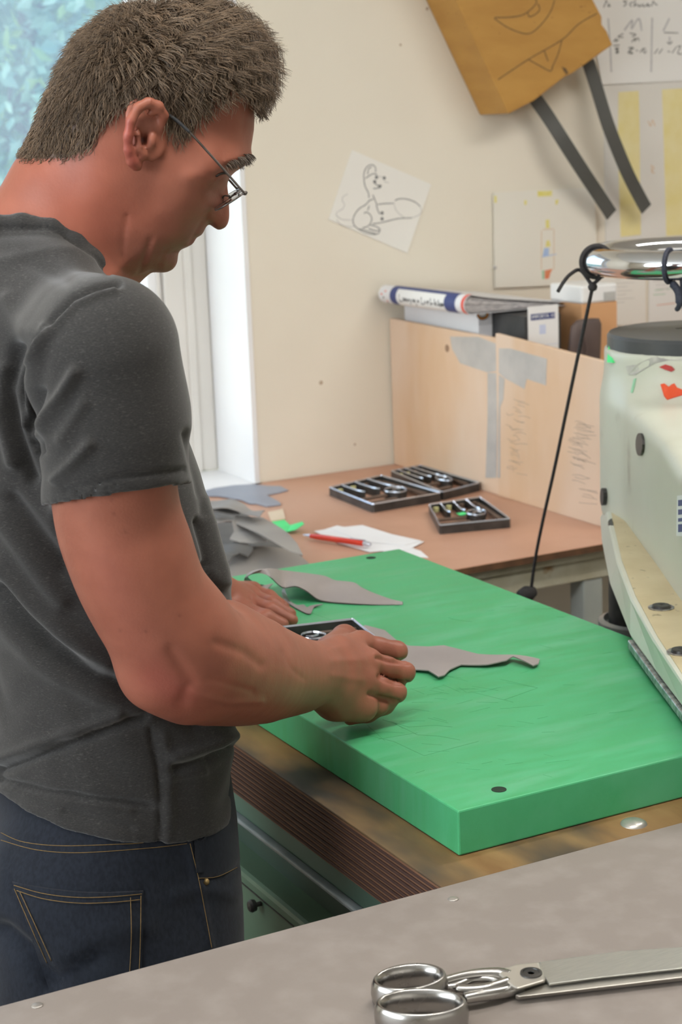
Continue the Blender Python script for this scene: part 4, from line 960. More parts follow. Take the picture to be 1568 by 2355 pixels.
M_penred = pmat('red_pen_plastic', (.70, .06, .03), .25, col2=(.60, .04, .02), scale=20, coat=.3); M_pensil = pmat('pen_silver', (.62, .64, .70), .3, metal=.6, col2=(.5, .5, .55), scale=20)
b = MB(); b.lathe([(.0042, .02), (.0056, .035), (.0058, L-.022), (.005, L-.016)], pa, 16, pd); b.build('barrel', M_penred, t, smooth=.6)
b = MB(); b.lathe([(.0008, 0), (.002, .006), (.0042, .02)], pa, 14, pd); b.build('tip', M_pensil, t, smooth=.6)
b = MB(); b.lathe([(.0052, L-.016), (.0052, L-.004), (.003, L)], pa, 14, pd); b.build('end_cap', M_pensil, t, smooth=.6)
up = np.array([0, 0, .0065]); b = MB(); b.tube([pa+pd*(L-.05)+up, pa+pd*(L-.012)+up], .0013, 6); b.build('clip', M_pensil, t)
# sticky notes
M_beige = pmat('beige_note', (.74, .62, .47), .7, col2=(.70, .58, .43), scale=10)
Z7 = lambda L, z: [onz(x, y, z) for x, y in zp(L, 440, 1100, .2041)]
t = thing('sticky_notes', 'beige and neon green sticky note flags lying beside the leather scraps', 'sticky notes', onz(655, 1205, ZT))
MB().poly(Z7([(860,390),(1030,355),(1060,460),(900,490)], ZT+.0005), (0, 0, .002)).build('note_pad', M_beige, t)
p = Z7([(905,490),(1050,470),(1110,530),(1085,605),(1000,575)], ZT+.003); MB().poly(p, (0, 0, .0006)).build('green_flag', M_neon, t)
q = [onz(*zp([(x, y)], 440, 1100, .2041)[0], ZT+z) for x, y, z in ((1110,530,.006),(1180,510,.014),(1250,490,.020),(1270,520,.018),(1180,580,.010),(1085,606,.004))]
b = MB(); b.add(q+[p_+np.array([0,0,.0006]) for p_ in q], [(0,1,4,5),(1,2,3,4),(11,10,7,6),(10,9,8,7)]); b.build('curled_flag', M_neon, t)

# ------------------------------------------------------------------ leather scraps
M_lea = pmat('grey_leather', (.33, .31, .285), .55, col2=(.28, .262, .245), scale=10, bump=.12, bscale=500)
M_lead = pmat('dark_grey_leather', (.125, .12, .112), .55, col2=(.10, .096, .09), scale=10, bump=.12, bscale=500)
M_leab = pmat('blue_grey_leather', (.30, .33, .40), .42, col2=(.27, .30, .37), scale=8, bump=.08, bscale=500)
def wav(z, a=.004, f=40, ph=0): return lambda x, y: z+a*(1+math.sin(f*x+ph)*math.cos(f*.8*y+ph*1.7))
def tent(z, px, r, h, a=.002):
    c = px; return lambda x, y: z+h*math.exp(-((x-c[0])**2+(y-c[1])**2)/(r*r))+a*(1+math.sin(50*x)*math.cos(44*y))
def scrap(outl, z, zf, mat, lab, step=.008, zpf=Z7, thick=.0016):
    q = [tuple(p[:2]) for p in zpf(outl, z)]
    o = sheet('leather_scrap', q, zf, mat, None, step, thick); tag(o, lab, 'leather scrap', 'leather scraps piled on the brown table'); return o
scrap([(160,150),(260,120),(480,92),(700,85),(860,100),(1000,100),(1090,145),(1000,170),(850,200),(900,230),(990,280),(1010,310),(850,330),(740,300),(660,300),(560,260),(300,215),(60,210)], ZT, wav(ZT+.0008, .0008, 30), M_leab, 'flat blue-grey leather scrap lying nearest the window at the edge of the pile')
scrap([(60,290),(240,480),(400,1090),(900,1050),(1250,900),(1150,760),(900,600),(640,440),(300,330)], ZT, wav(ZT+.001, .004, 35, 1), M_lead, 'dark leather scrap lying underneath the whole pile')
scrap([(380,960),(520,850),(700,790),(760,740),(900,735),(1060,800),(1200,850),(1330,905),(1240,925),(1290,940),(1200,950),(1130,990),(1000,1010),(700,1080),(430,1130),(400,1020)], ZT+.028, tent(ZT+.012, Z7([(760,850)], ZT+.03)[0], .08, .024), M_lea, 'broad pale grey leather scrap at the front of the pile, next to the green board')
scrap([(300,730),(500,700),(620,740),(700,790),(640,850),(540,830),(420,950),(350,900)], ZT+.050, wav(ZT+.043, .005, 60, 2), M_lead, 'narrow dark leather scrap wedged in the middle of the pile')
scrap([(150,360),(470,450),(600,540),(850,665),(700,690),(540,690),(430,650),(480,580),(450,510),(270,500)], ZT+.062, tent(ZT+.054, Z7([(420,540)], ZT+.06)[0], .03, .016), M_lea, 'grey leather scrap with a rolled up edge inside the pile')
scrap([(500,400),(800,430),(920,500),(1080,620),(1190,720),(1255,830),(1110,795),(850,675),(620,555),(465,455)], ZT+.072, wav(ZT+.066, .0035, 25, .5), M_lea, 'long grey leather strip sliding down the right side of the pile')
scrap([(90,300),(220,250),(450,255),(600,290),(720,350),(830,380),(770,435),(650,405),(420,345),(180,310)], ZT+.085, wav(ZT+.078, .005, 55, 3), M_lea, 'small wrinkled leather scrap on top of the pile')
scrap([(130,370),(330,380),(560,410),(540,440),(300,425),(160,400)], ZT+.070, wav(ZT+.074, .003, 60, 1.3), M_lead, 'thin dark leather sliver below the topmost scrap of the pile')
# on the board
def bscrap(px, z, zf, mat, lab, step=.005):
    q = [tuple(onz(x, y, z)[:2]) for x, y in px]
    o = sheet('leather_scrap', q, zf, mat, None, step, .0014); tag(o, lab, 'leather scrap'); return o
e1 = onz(1185, 1530, ZBD); e2 = onz(1000, 1560, ZBD)
M_lea2 = pmat('mauve_grey_leather', (.34, .305, .30), .5, col2=(.29, .26, .255), scale=8, bump=.10, bscale=600)
bscrap([(838,1440),(885,1452),(915,1478),(940,1488),(985,1490),(1020,1487),(1060,1497),(1100,1508),(1180,1516),(1241,1524),(1238,1535),(1226,1540),(1196,1531),(1180,1524),(1165,1533),(1120,1537),(1060,1535),(1035,1548),(1022,1562),(1008,1566),(985,1551),(950,1547),(905,1560),(860,1560),(800,1500)], ZBD,
       lambda x, y: ZBD+.0005+.007*math.exp(-((x-e1[0])**2+(y-e1[1])**2)/.0012)+.004*math.exp(-((x-e2[0])**2+(y-e2[1])**2)/.004), M_lea2, 'pointed mauve-grey leather piece sticking out from under the fist')
# curled piece: a ruled surface between its two long edges (pixel, pixel, height above the board)
near = [(926,1391,.0005),(860,1391,.001),(800,1388,.002),(752,1384,.002),(728,1377,.006),(705,1360,.018),(680,1349,.024),(655,1352,.022),(640,1345,.030),(622,1328,.045),(600,1318,.050),(575,1322,.045),(562,1335,.03),(575,1365,.004),(607,1370,.0015)]
farr = [(926,1388,.001),(868,1368,.001),(832,1352,.002),(812,1340,.002),(770,1335,.002),(745,1325,.003),(690,1317,.008),(650,1312,.026),(632,1309,.045),(615,1308,.054),(596,1312,.055),(578,1320,.049),(570,1330,.036),(600,1345,.012),(630,1342,.004)]
A = crv([onz(x, y, ZBD+h) for x, y, h in near], 5); Bq = crv([onz(x, y, ZBD+h) for x, y, h in farr], 5)
V = np.linspace(0, 1, 9)
P = np.array([[a*(1-v)+q_*v+np.array([0, 0, .003*math.sin(math.pi*v)]) for v in V] for a, q_ in zip(A, Bq)])
du = np.gradient(P, axis=0); dv = np.gradient(P, axis=1); N = np.cross(du, dv); N /= np.linalg.norm(N, axis=2)[:,:,None]+1e-12
b = MB(); b.grid(P+N*.0007); b.grid((P-N*.0007)[::-1])
tag(b.build('leather_scrap', M_lea2, None, smooth=True, recalc=False), 'curled mauve-grey leather offcut with a raised loop, on the green board beyond the hand', 'leather scrap')
near = [(742,1391,.004),(722,1398,.001),(712,1413,.001),(690,1405,.001),(668,1392,.001),(652,1378,.002),(648,1362,.010),(652,1354,.014)]
farr = [(742,1390,.004),(716,1394,.001),(706,1398,.001),(698,1392,.001),(684,1393,.001),(668,1385,.002),(660,1372,.010),(654,1354,.014)]
A = crv([onz(x, y, ZBD+h) for x, y, h in near], 5); Bq = crv([onz(x, y, ZBD+h) for x, y, h in farr], 5)
P = np.array([[a*(1-v)+q_*v for v in np.linspace(0, 1, 4)] for a, q_ in zip(A, Bq)])
b = MB(); b.grid(P+np.array([0,0,.0012])); b.grid(P[::-1])
tag(b.build('leather_scrap', M_lea2, None, smooth=True, recalc=False), "tiny crescent leather offcut between the curled offcut and the man's hand", 'leather scrap')

# ================================================================== the man
# ------------------------------------------------------------------ head: profile and half widths measured in the head's own median plane
DH = 1.62
H0 = dep(350, 320, DH); hn = -unit(ray(350, 320))                 # hn points out of his right cheek
hx = unit(cr-hn*(cr@hn)); hy = np.cross(hn, hx)                   # forward and up in the median plane
MPP = DH/FPX*np.linalg.norm(ray(350, 320))
def hpt(px, py, w=0.0):
    d = ray(px, py); p = CAM+d*(((H0-CAM)@hn)/(d@hn)); return p+hn*w
def h2(P):
    q = P-H0; return 350+(q@hx)/MPP, 320-(q@hy)/MPP, q@hn         # plane coordinates in profile pixels
BND = [(116,372),(110,330),(111,300),(124,250),(155,190),(205,126),(262,80),(330,48),(400,36),(460,42),(510,66),(546,106),(566,160),(575,215),(578,260),(578,290),(574,320),(570,343),(573,356),(566,370),(548,383),(529,396),(518,410),(517,425),(519,445),(520,470),
       (520,492),(516,508),(508,518),(494,521),(478,512),(469,511),(464,520),(457,532),(443,539),(441,546),(430,556),(412,563),(403,572),(402,584),(398,599),(388,611),(372,616),(357,614),(341,609),(327,613),(309,616),(288,607),(262,585),(225,545),(170,470),(128,405)]
INT = [(350,130,.074),(260,150,.072),(440,130,.068),(180,240,.058),(220,210,.068),(300,220,.077),(400,210,.076),(480,190,.066),(525,180,.050),(545,250,.042),(520,260,.054),(470,260,.066),(420,280,.071),(340,300,.073),(260,300,.071),(180,320,.057),(140,320,.040),
       (548,320,.036),(520,330,.050),(490,340,.060),(450,350,.066),(555,355,.030),(530,365,.045),(505,378,.053),(508,402,.040),(485,410,.054),(450,410,.063),(420,420,.065),(510,425,.008),
       (506,445,.010),(495,442,.019),(484,442,.032),(470,442,.046),(506,480,.011),(492,490,.017),(479,494,.0185),(468,488,.026),(455,480,.040),(435,470,.052),(400,470,.060),(508,508,.0085),(490,512,.011),
       (457,522,.012),(447,530,.019),(430,530,.029),(447,515,.024),(415,530,.038),(433,550,.014),(420,553,.021),(408,545,.031),(392,592,.015),(382,602,.014),(402,562,.021),(387,577,.024),(366,592,.029),(360,560,.042),(380,530,.048),
       (330,592,.034),(308,575,.043),(300,530,.053),(290,480,.059),(340,520,.055),(350,460,.062),(280,420,.066),(240,400,.066),(220,440,.060)]
bx = np.array([p[:2] for p in BND]+[p[:2] for p in INT], float); bq = np.array([0]*len(BND)+[p[2]**2 for p in INT])*1e4
def tps(r2): return np.where(r2 > 0, .5*r2*np.log(r2+1e-12), 0)
s_ = bx/100; K = tps(((s_[:,None]-s_[None])**2).sum(2))+np.eye(len(s_))*.004
A_ = np.zeros((len(s_)+3,)*2); A_[:len(s_), :len(s_)] = K; A_[:len(s_), -3:] = np.c_[np.ones(len(s_)), s_]; A_[-3:, :len(s_)] = A_[:len(s_), -3:].T
cw = np.linalg.solve(A_, np.r_[bq, 0, 0, 0])
GX, GY, GS = np.arange(40, 660, 2.0), np.arange(-20, 680, 2.0), 2.0
gx, gy = np.meshgrid(GX, GY, indexing='ij'); gp = np.c_[gx.ravel(), gy.ravel()]/100
Qg = (np.concatenate([tps(((c_[:,None]-s_[None])**2).sum(2))@cw[:-3] for c_ in np.array_split(gp, 12)])+cw[-3]+gp@cw[-2:]).reshape(gx.shape)*1e-4
bl = [tuple(p) for p in crv(BND, 5, True)]; dist = segdist(gx, gy, bl+[bl[0]])*MPP; inn_ = inpoly(gx, gy, bl)
Wg = np.sqrt(np.maximum(Qg, np.minimum(.010*dist, 1e-3)))
def ridge(poly, amp, sg):
    global Wg
    Wg = Wg+amp*np.exp(-(segdist(gx, gy, poly if len(poly) > 1 else poly*2)/sg)**2)
ridge([(470,476),(453,503),(436,534),(428,552)], -.0032, 5.5); ridge([(455,535),(436,541),(420,546)], -.0028, 3); ridge([(430,552),(418,556)], .0015, 4)
ridge([(292,480),(285,540),(283,604)], -.0030, 6); ridge([(302,510),(304,600)], .0008, 9); ridge([(340,535),(322,585),(312,613)], -.0030, 5); ridge([(352,540),(336,590)], .0015, 6); ridge([(372,560),(358,600)], -.0016, 5)
ridge([(510,404)], .0040, 9); ridge([(484,398),(503,389),(520,389)], -.0030, 3.5); ridge([(488,416),(508,418)], -.0018, 4); ridge([(478,432),(500,428)], -.0014, 5)
ridge([(477,507)], -.0055, 4.5); ridge([(472,478),(465,494),(472,508)], -.0028, 3.5); ridge([(482,498)], .0022, 7); ridge([(455,392),(430,400)], .0028, 20); ridge([(380,505)], -.0022, 30); ridge([(505,285)], -.0030, 26); ridge([(538,362),(510,368)], .0035, 9)
ridge([(395,565),(380,572)], -.0022, 5); ridge([(470,395),(480,405)], -.001, 4); ridge([(462,388),(474,398)], -.0008, 3); ridge([(552,270),(548,300)], -.0008, 4)
Qf = np.where(inn_, np.maximum(Wg, .0005)**2, -.02*dist)
QU, QV = np.gradient(Qf, GS*MPP)
def bil(A, x, y):
    u = np.clip((x-GX[0])/GS, 0, len(GX)-1.001); v = np.clip((y-GY[0])/GS, 0, len(GY)-1.001); i = u.astype(int); j = v.astype(int); u -= i; v -= j
    return A[i,j]*(1-u)*(1-v)+A[i+1,j]*u*(1-v)+A[i,j+1]*(1-u)*v+A[i+1,j+1]*u*v
def headfn(P):
    x, y, w = h2(P); q = bil(Qf, x, y); gu = bil(QU, x, y); gv = bil(QV, x, y)
    out = np.hypot(np.maximum(GX[0]-x, 0)+np.maximum(x-GX[-1], 0), np.maximum(GY[0]-y, 0)+np.maximum(y-GY[-1], 0))*MPP
    return (w*w-q)/np.sqrt(4*w*w+gu*gu+gv*gv+1e-6)+out
hp_c = [hpt(x, y, w) for x in (40, 650) for y in (-10, 650) for w in (-.11, .11)]
head = Prim(headfn, np.min(hp_c, 0), np.max(hp_c, 0), .022)

# ------------------------------------------------------------------ arms and hands, laid out on joints
def pd(px, py, D): return dep(px, py, D)
SR = pd(245, 800, 1.45)
body = []
body.append(chain([hpt(225,360), hpt(165,460), hpt(95,590), hpt(60,700)], [.058, .061, .066, .08], .03))
body.append(chain([hpt(262,470), hpt(190,590)], [.050, .056], .03))
body.append(head)
# ear, both sides
for sg in (1, -1):
    e = lambda x, y, w: hpt(x, y, sg*w)
    pl = [e(372,290,.074), e(335,305,.077), e(312,330,.078)]
    body.append(ellip(e(334,300,.079), [hx*.35-hy*.94+hn*0, hx+hy*.35+hn*sg*-.28, hn*sg+hx*.28], [.029, .0165, .0042], .006))
    body.append(chain([e(371,292,.077), e(376,268,.083), e(364,248,.089), e(342,240,.093), e(320,251,.095), e(304,280,.0955), e(297,314,.094), e(298,345,.090), e(305,368,.085), e(316,378,.080)], [.0030,.0040,.0044,.0044,.0044,.0044,.0042,.0042,.0050,.0055], .004, kk=.003))
    body.append(chain([e(352,262,.087), e(332,274,.090), e(322,308,.089), e(322,340,.086), e(330,356,.083)], [.0030,.0036,.0036,.0034,.0040], .004, kk=.003))
    body.append(ellip(e(341,303,.090), [hx*.3-hy*.95, hx+hy*.3, hn], [.0155, .0070, .0075], .004, 's'))
    body.append(ball(e(331,322,.083), .0052, .003, 's'))
    body.append(ellip(e(349,322,.082), [hx*.3-hy*.95, hx, hn], [.0075, .0042, .005], .004))
# right arm
ac = [(*SR, .0530), (*pd(264,1141,1.50), .0545), (*pd(300,1275,1.52), .0556), (*pd(341,1375,1.54), .0540), (*pd(395,1450,1.565), .0560), (*pd(450,1505,1.60), .0545), (*pd(560,1545,1.69), .0500), (*pd(655,1556,1.79), .0385), (*pd(718,1553,1.86), .0320)]
ac = crv(ac, 6)
for i in range(0, len(ac)-1, 4): body.append(chain(list(ac[i:i+5,:3]), list(ac[i:i+5,3]), .02 if i == 0 else .0012, kk=.0012))
body.append(chain([pd(352,1560,1.57), pd(420,1598,1.605)], [.025, .021], .035))
body.append(chain([pd(470,1618,1.64), pd(600,1612,1.74), pd(690,1600,1.835)], [.014, .013, .012], .025))
body.append(chain([pd(520,1440,1.665), pd(600,1475,1.72), pd(690,1510,1.83)], [.022, .017, .012], .03))
def zpt(px, py, z): return onz(px, py, z)
WRI = pd(718,1553,1.86)
mcp = [zpt(830,1480,1.026), zpt(846,1521,1.018), zpt(840,1567,1.001), zpt(816,1608,.982)]
pip = [zpt(913,1498,1.010), zpt(930,1546,.997), zpt(911,1592,.981), zpt(872,1622,.968)]
back = -unit(ray(850, 1540))
ww = [WRI+(pd(718,1515,1.85)-WRI)*s for s in (.9, .35, -.25, -.75)]
for m_, w_, r in zip(mcp, ww, (.0150, .0152, .0148, .0142)): body.append(chain([w_-back*.004, (w_+m_)/2-back*.003, m_-back*.003], [.0185, .0170, r], .014))
pdir = unit((mcp[1]+mcp[2])/2-WRI); pb2 = unit(back-pdir*(back@pdir)); body.append(ellip((WRI*1.1+mcp[1]*.95+mcp[2]*.95)/3-pb2*.020, [pdir, pb2, np.cross(pdir, pb2)], [.040, .014, .030], .02))
body.append(chain([WRI, zpt(770,1615,.985), zpt(835,1628,.972)], [.022, .020, .016], .018))
fing = [(.0109, .0104, .0094), (.0111, .0106, .0095), (.0106, .0101, .0092), (.0097, .0092, .0084)]
for m_, p_, (r0, r1, r2) in zip(mcp, pip, fing):
    d_ = p_+np.array([-.006, .016, -.019]); d_[2] = max(d_[2], ZBD+.014); t_ = d_+np.array([-.020, .008, -.010]); t_[2] = max(t_[2], ZBD+.0095)
    body.append(chain([m_-back*.002, (m_+p_)/2, p_, d_, t_], [r0+.0020, r0+.0004, r1+.0012, r1-.0004, r2-.001], .0034, kk=.005))
    body.append(ball(m_+back*.0035, r0-.0015, .012))
tb = zpt(752,1500,1.030); body.append(chain([tb, zpt(796,1474,1.020)+np.array([.004,.012,0]), zpt(832,1482,.990)+np.array([.0,.020,0]), zpt(860,1490,.972)+np.array([0,.018,0])], [.0175, .0145, .0118, .0098], .010, kk=.008))
# left arm and hand
SL = SR+np.array([.0, .40, .0]); LW = zpt(500,1372,.985)
EL = SL+(LW-SL)*.42+np.array([-.04,.07,-.09]); body.append(chain(list(crv([SL, SL+(EL-SL)*.5, EL, (EL+LW)/2, LW], 4)), list(np.interp(np.linspace(0, 4, 17), [0, 1, 2, 3, 4], [.052, .052, .050, .043, .031])), .03, kk=.002))
lm = [zpt(560,1402,.970), zpt(572,1385,.972), zpt(578,1372,.970), zpt(580,1360,.965)]
lt = [(zpt(612,1420,.966), zpt(650,1436,.955)), (zpt(622,1402,.968), zpt(671,1426,.954)), (zpt(625,1390,.966), zpt(667,1412,.953)), (zpt(618,1374,.962), zpt(652,1396,.953))]
for m_, (a_, b_) in zip(lm, lt):
    body.append(chain([LW, m_], [.022, .0150], .014)); body.append(chain([m_, a_, b_], [.0115, .0105, .0088], .004, kk=.006))
body.append(chain([zpt(530,1400,.972), zpt(580,1432,.964), zpt(612,1440,.955)], [.016, .012, .0095], .010, kk=.008))
# trunk inside the clothes
TRK = [(1.46, .505, .05, .10), (1.41, .505, .075, .135), (1.34, .512, .08, .125), (1.22, .545, .065, .10), (1.10, .56, .06, .09), (.98, .56, .06, .09), (.88, .55, .06, .09)]
YC = 1.60
def loftfn(sec, yc=YC):
    z_ = np.array([s[0] for s in sec])[::-1]; xc = np.array([s[1] for s in sec])[::-1]; a_ = np.array([s[2] for s in sec])[::-1]; b_ = np.array([s[3] for s in sec])[::-1]
    n_ = np.array([s[4] if len(s) > 4 else 0 for s in sec])[::-1]
    def fn(P):
        z = P[:,2]; X = np.interp(z, z_, xc); a = np.interp(z, z_, a_); b = np.interp(z, z_, b_); yy = yc+np.interp(z, z_, n_)
        u = np.abs((P[:,0]-X)/a); v = np.abs((P[:,1]-yy)/b); p = 2.35; k = (u**p+v**p)**(1/p)
        return np.maximum((k-1)*np.minimum(a, b), np.maximum(z-z_[-1], z_[0]-z))
    lo = [min(s[1]-s[2] for s in sec), yc-.25, z_[0]]; hi = [max(s[1]+s[2] for s in sec), yc+.25, z_[-1]]
    return fn, lo, hi
f_, l_, h_ = loftfn(TRK); body.append(Prim(f_, l_, h_, .05))
for s_ in (SR, SL): body.append(chain([s_+np.array([0, 0, -.02]), np.array([.508, (s_[1]+YC)/2, 1.385]), np.array([.508, YC, 1.37])], [.036, .034, .040], .02))

def vnormals(V, F):
    n = np.zeros_like(V); f = np.cross(V[F[:,2]]-V[F[:,0]], V[F[:,3]]-V[F[:,1]])
    for c in range(4):
        for a in range(3): n[:,a] += np.bincount(F[:,c], f[:,a], len(V))
    return n/(np.linalg.norm(n, axis=1)[:,None]+1e-12)
def wrinkle(V, F, items, dmax):
    """raise or sink the surface along lines given where they run over its near side; only the part facing the viewer's side moves"""
    n = vnormals(V, F); x, y, d = project(V); face = np.clip((-(n@unit(ray(400, 1200)))+.25)*2, 0, 1)*(d < dmax); a = np.zeros(len(V))
    for poly, amp, sg in items: a += amp*np.exp(-(segdist(x, y, poly)/sg)**2)
    return V+n*(a*face)[:,None]
body_d = [([(760,1492),(800,1484)], .0007, 8), ([(760,1520),(835,1518)], .0009, 8), ([(765,1553),(832,1564)], .0008, 8), ([(440,1590),(520,1615),(600,1612)], .0016, 8), ([(480,1560),(580,1590)], -.0012, 8), ([(500,1480),(560,1500),(600,1530)], -.0014, 12),
          ([(868,1512),(900,1521),(940,1521)], -.0042, 5), ([(872,1556),(900,1568),(936,1570)], -.0042, 5), ([(850,1596),(885,1608),(915,1614)], -.0036, 5), ([(846,1482),(858,1500)], -.0008, 5), ([(905,1480),(915,1512)], .0008, 7), ([(918,1530),(926,1560)], .0008, 7), ([(650,1500),(672,1540),(700,1562)], -.0007, 7), ([(395,1500),(440,1570),(420,1610)], -.0025, 16)]
person = thing('person', "person in dark grey t-shirt, jeans and glasses looking down at the green board", 'person', (.53, YC, 0))
V, F = surfnet(body, (.28, 1.18, .78), (1.12, 2.20, 1.82), .0022)
V, F = largest(V, F)
V = vsmooth(V, F, 2, .4); V2 = vsmooth(V, F, 26, .5); mk_ = np.clip((1.36-V[:,2])/.05, 0, 1)*np.clip((1.12-.0-V[:,0]*.0-np.maximum(V[:,0]-.775, 0)*9-1.12+1), 0, 1); V = V+(V2-V)*mk_[:,None]; V = wrinkle(V, F, body_d, 2.2)
# natural colouring of the skin, plus painted shade in the ear canal
x, y, w = h2(V); px_, py_, D_ = project(V)
base = np.array([.32, .113, .072]); col = np.tile(base, (len(V), 1))
def tint(mask, c): 
    global col
    col = col*(1-mask[:,None])+np.array(c)*mask[:,None]
gs = lambda poly, sg: np.exp(-(segdist(x, y, poly)/sg)**2)
isH = ((V[:,2] > 1.44) & (np.abs(w) < .12)).astype(float)
tint(isH*.55*gs([(180,420),(230,500)], 120), (0.333, 0.093, 0.058))
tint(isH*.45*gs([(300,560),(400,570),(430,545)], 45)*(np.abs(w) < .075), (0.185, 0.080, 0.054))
tint(isH*.35*gs([(395,430),(440,520)], 40), (0.266, 0.102, 0.065))
tint(isH*.6*gs([(300,290),(298,340),(312,372)], 14)*(np.abs(w) > .074), (0.385, 0.083, 0.068))
tint(isH*.5*gs([(500,500)], 22), (0.348, 0.096, 0.071)); tint(isH*.6*gs([(442,543),(428,552)], 7), (0.266, 0.070, 0.058))
tint(isH*.3*gs([(520,300)], 60), (0.311, 0.099, 0.065))
HAIRM = [(92,362),(160,362),(215,340),(240,300),(262,265),(300,244),(345,232),(374,250),(384,285),(386,303),(405,316),(428,315),(445,285),(475,250),(505,205),(522,180),(545,195),(560,225),(580,235),(640,230),(640,-60),(40,-60),(40,362)]
inh = inpoly(x, y, HAIRM) & (isH > 0) & (np.abs(w) < .0815)
tint(inh.astype(float)*.9, (.075, .052, .036))
canal_shade = isH*np.exp(-((x-331)**2+(y-321)**2)/60)*(np.abs(w) > .066); tint(np.clip(canal_shade*1.1, 0, 1), (.10, .03, .025))  # shade inside the ear canal painted as a dark tint
pg = lambda poly, sg: np.exp(-(segdist(px_, py_, poly)/sg)**2)*(V[:,2] < 1.4)
tint(.5*pg([(360,1560),(410,1590)], 45), (0.370, 0.093, 0.075)); tint(.35*pg([(250,1300),(330,1500)], 60), (0.355, 0.115, 0.082)); tint(.35*pg([(600,1590),(860,1600)], 60), (0.289, 0.112, 0.068))
for q_ in ((257,1149),(290,1222),(276,1450),(335,1452),(413,1415),(262,1182)): tint(.55*np.exp(-((px_-q_[0])**2+(py_-q_[1])**2)/14)*(V[:,2] < 1.4), (.14, .05, .035))
rg = np.random.default_rng(9)
M_skin = pmat('skin', (.5, .25, .16), .46, vcol='tint', col2=(.86, .84, .84), scale=28, detail=6, bump=.10, bscale=380, spec=.4, sss=.10)
o_body = np_mesh('body', V, F, M_skin, person, col)
V_body, F_body = V, F

# ------------------------------------------------------------------ t-shirt
M_shirt = pmat('heather_jersey', (.040, .038, .036), .92, col2=(.023, .0225, .022), scale=420, stretch=(1, 1, 3.5), detail=2, lo=.3, hi=.7, col3=(.062, .059, .056), scale3=260, lo3=.58, hi3=.75, bump=.15, bscale=700, spec=.2, sheen=.25)
M_denim = pmat('dark_denim', (.008, .0105, .017), .85, col2=(.013, .017, .026), scale=300, stretch=(1, 1, .5), detail=2, col3=(.020, .026, .038), scale3=7, lo3=.55, hi3=.8, bump=.12, bscale=900, spec=.25, sheen=.1)
def front_x(z_list, px_list, a, b):
    """centre of each ellipse so that its front edge shows where the profile of the chest and belly runs"""
    out = []
    th = np.linspace(0, 2*math.pi, 180)
    for z, tx, aa, bb in zip(z_list, px_list, a, b):
        lo, hi = .3, .8
        for _ in range(30):
            m = (lo+hi)/2; c, s = np.cos(th), np.sin(th); p = 2/2.35
            P = np.stack([m+aa*np.sign(c)*np.abs(c)**p, YC+bb*np.sign(s)*np.abs(s)**p, np.full_like(th, z)], 1)
            if project(P)[0].max() > tx: hi = m
            else: lo = m
        out.append((lo+hi)/2)
    return out
zs = [1.445, 1.39, 1.335, 1.285, 1.235, 1.185, 1.13, 1.07, 1.005, .965, .92, .87]
tx = [330, 385, 425, 462, 490, 524, 540, 545, 538, 530, 538, 540]
sa = [.085, .105, .116, .122, .124, .124, .122, .122, .122, .122, .126, .126]; sb = [.130, .150, .155, .152, .146, .142, .140, .142, .148, .154, .162, .166]
xc = front_x(zs, tx, sa, sb)
xc[0] = .500; xc[1] = min(xc[1], .515)
SH = [(1.49, .498, .065, .09)]+[(z, c, a, b) for z, c, a, b in zip(zs, xc, sa, sb)]
f_, l_, h_ = loftfn(SH)
def march(fn, px, py, d0=1.2, d1=2.0):
    D = np.linspace(d0, d1, 400); P = CAM+ray(px, py)*D[:,None]; v = fn(P); k = np.argmax(v < 0); return P[k]
hemp = np.array([march(f_, *q) for q in ((10,1836), (100,1890), (200,1918), (290,1937), (365,1946), (440,1938), (500,1915), (525,1900))])
hc = np.linalg.lstsq(np.c_[np.ones(len(hemp)), hemp[:,0], hemp[:,1], (hemp[:,0]-.5)**2], hemp[:,2], rcond=None)[0]
hem = lambda P: hc[0]+hc[1]*P[:,0]+hc[2]*P[:,1]+hc[3]*(P[:,0]-.5)**2
sl = [pd(205,780,1.48), SR, pd(260,950,1.475), pd(272,1185,1.505)]
arm_d = unit(sl[3]-sl[2]); s_end = pd(270,1138,1.497)
hemn = unit(np.cross(cr+.15*cu, ray(270, 1130)))
if hemn@arm_d < 0: hemn = -hemn
slc = chain(sl, [.052, .0545, .0600, .0665], kk=.025); sli = chain([s_end-arm_d*.040, s_end+arm_d*.06], [.0575, .0620])
def sleeve(P): return np.maximum(np.maximum(slc.fn(P), (P-s_end)@hemn), -sli.fn(P))
ld_ = unit(EL-SL); sle = SL+ld_*.205; slL = chain([SL+np.array([-.005,-.03,.0]), SL, SL+(EL-SL)*.5, EL+ld_*.05], [.053, .0550, .0595, .0640], kk=.02); slLi = chain([sle-ld_*.04, sle+ld_*.06], [.0570, .0595])
def sleeve_l(P): return np.maximum(np.maximum(slL.fn(P), (P-sle)@ld_), -slLi.fn(P))
shirt = [Prim(f_, l_, h_, .03),
  chain([hpt(80,640,-.005), hpt(50,720,0)], [.066, .080], .04),
  chain([hpt(60,650,.02), pd(220,790,1.48)], [.056, .042], .04), chain([hpt(60,650,-.02), SL+np.array([0,-.02,.0])], [.058, .048], .045),
  Prim(sleeve, np.min(sl, 0)-.07, np.max(sl, 0)+.07, .028),
  Prim(sleeve_l, np.min([SL, EL], 0)-.07, np.max([SL, EL], 0)+.07, .028)]
armc = [SR, s_end, pd(300,1275,1.575)]
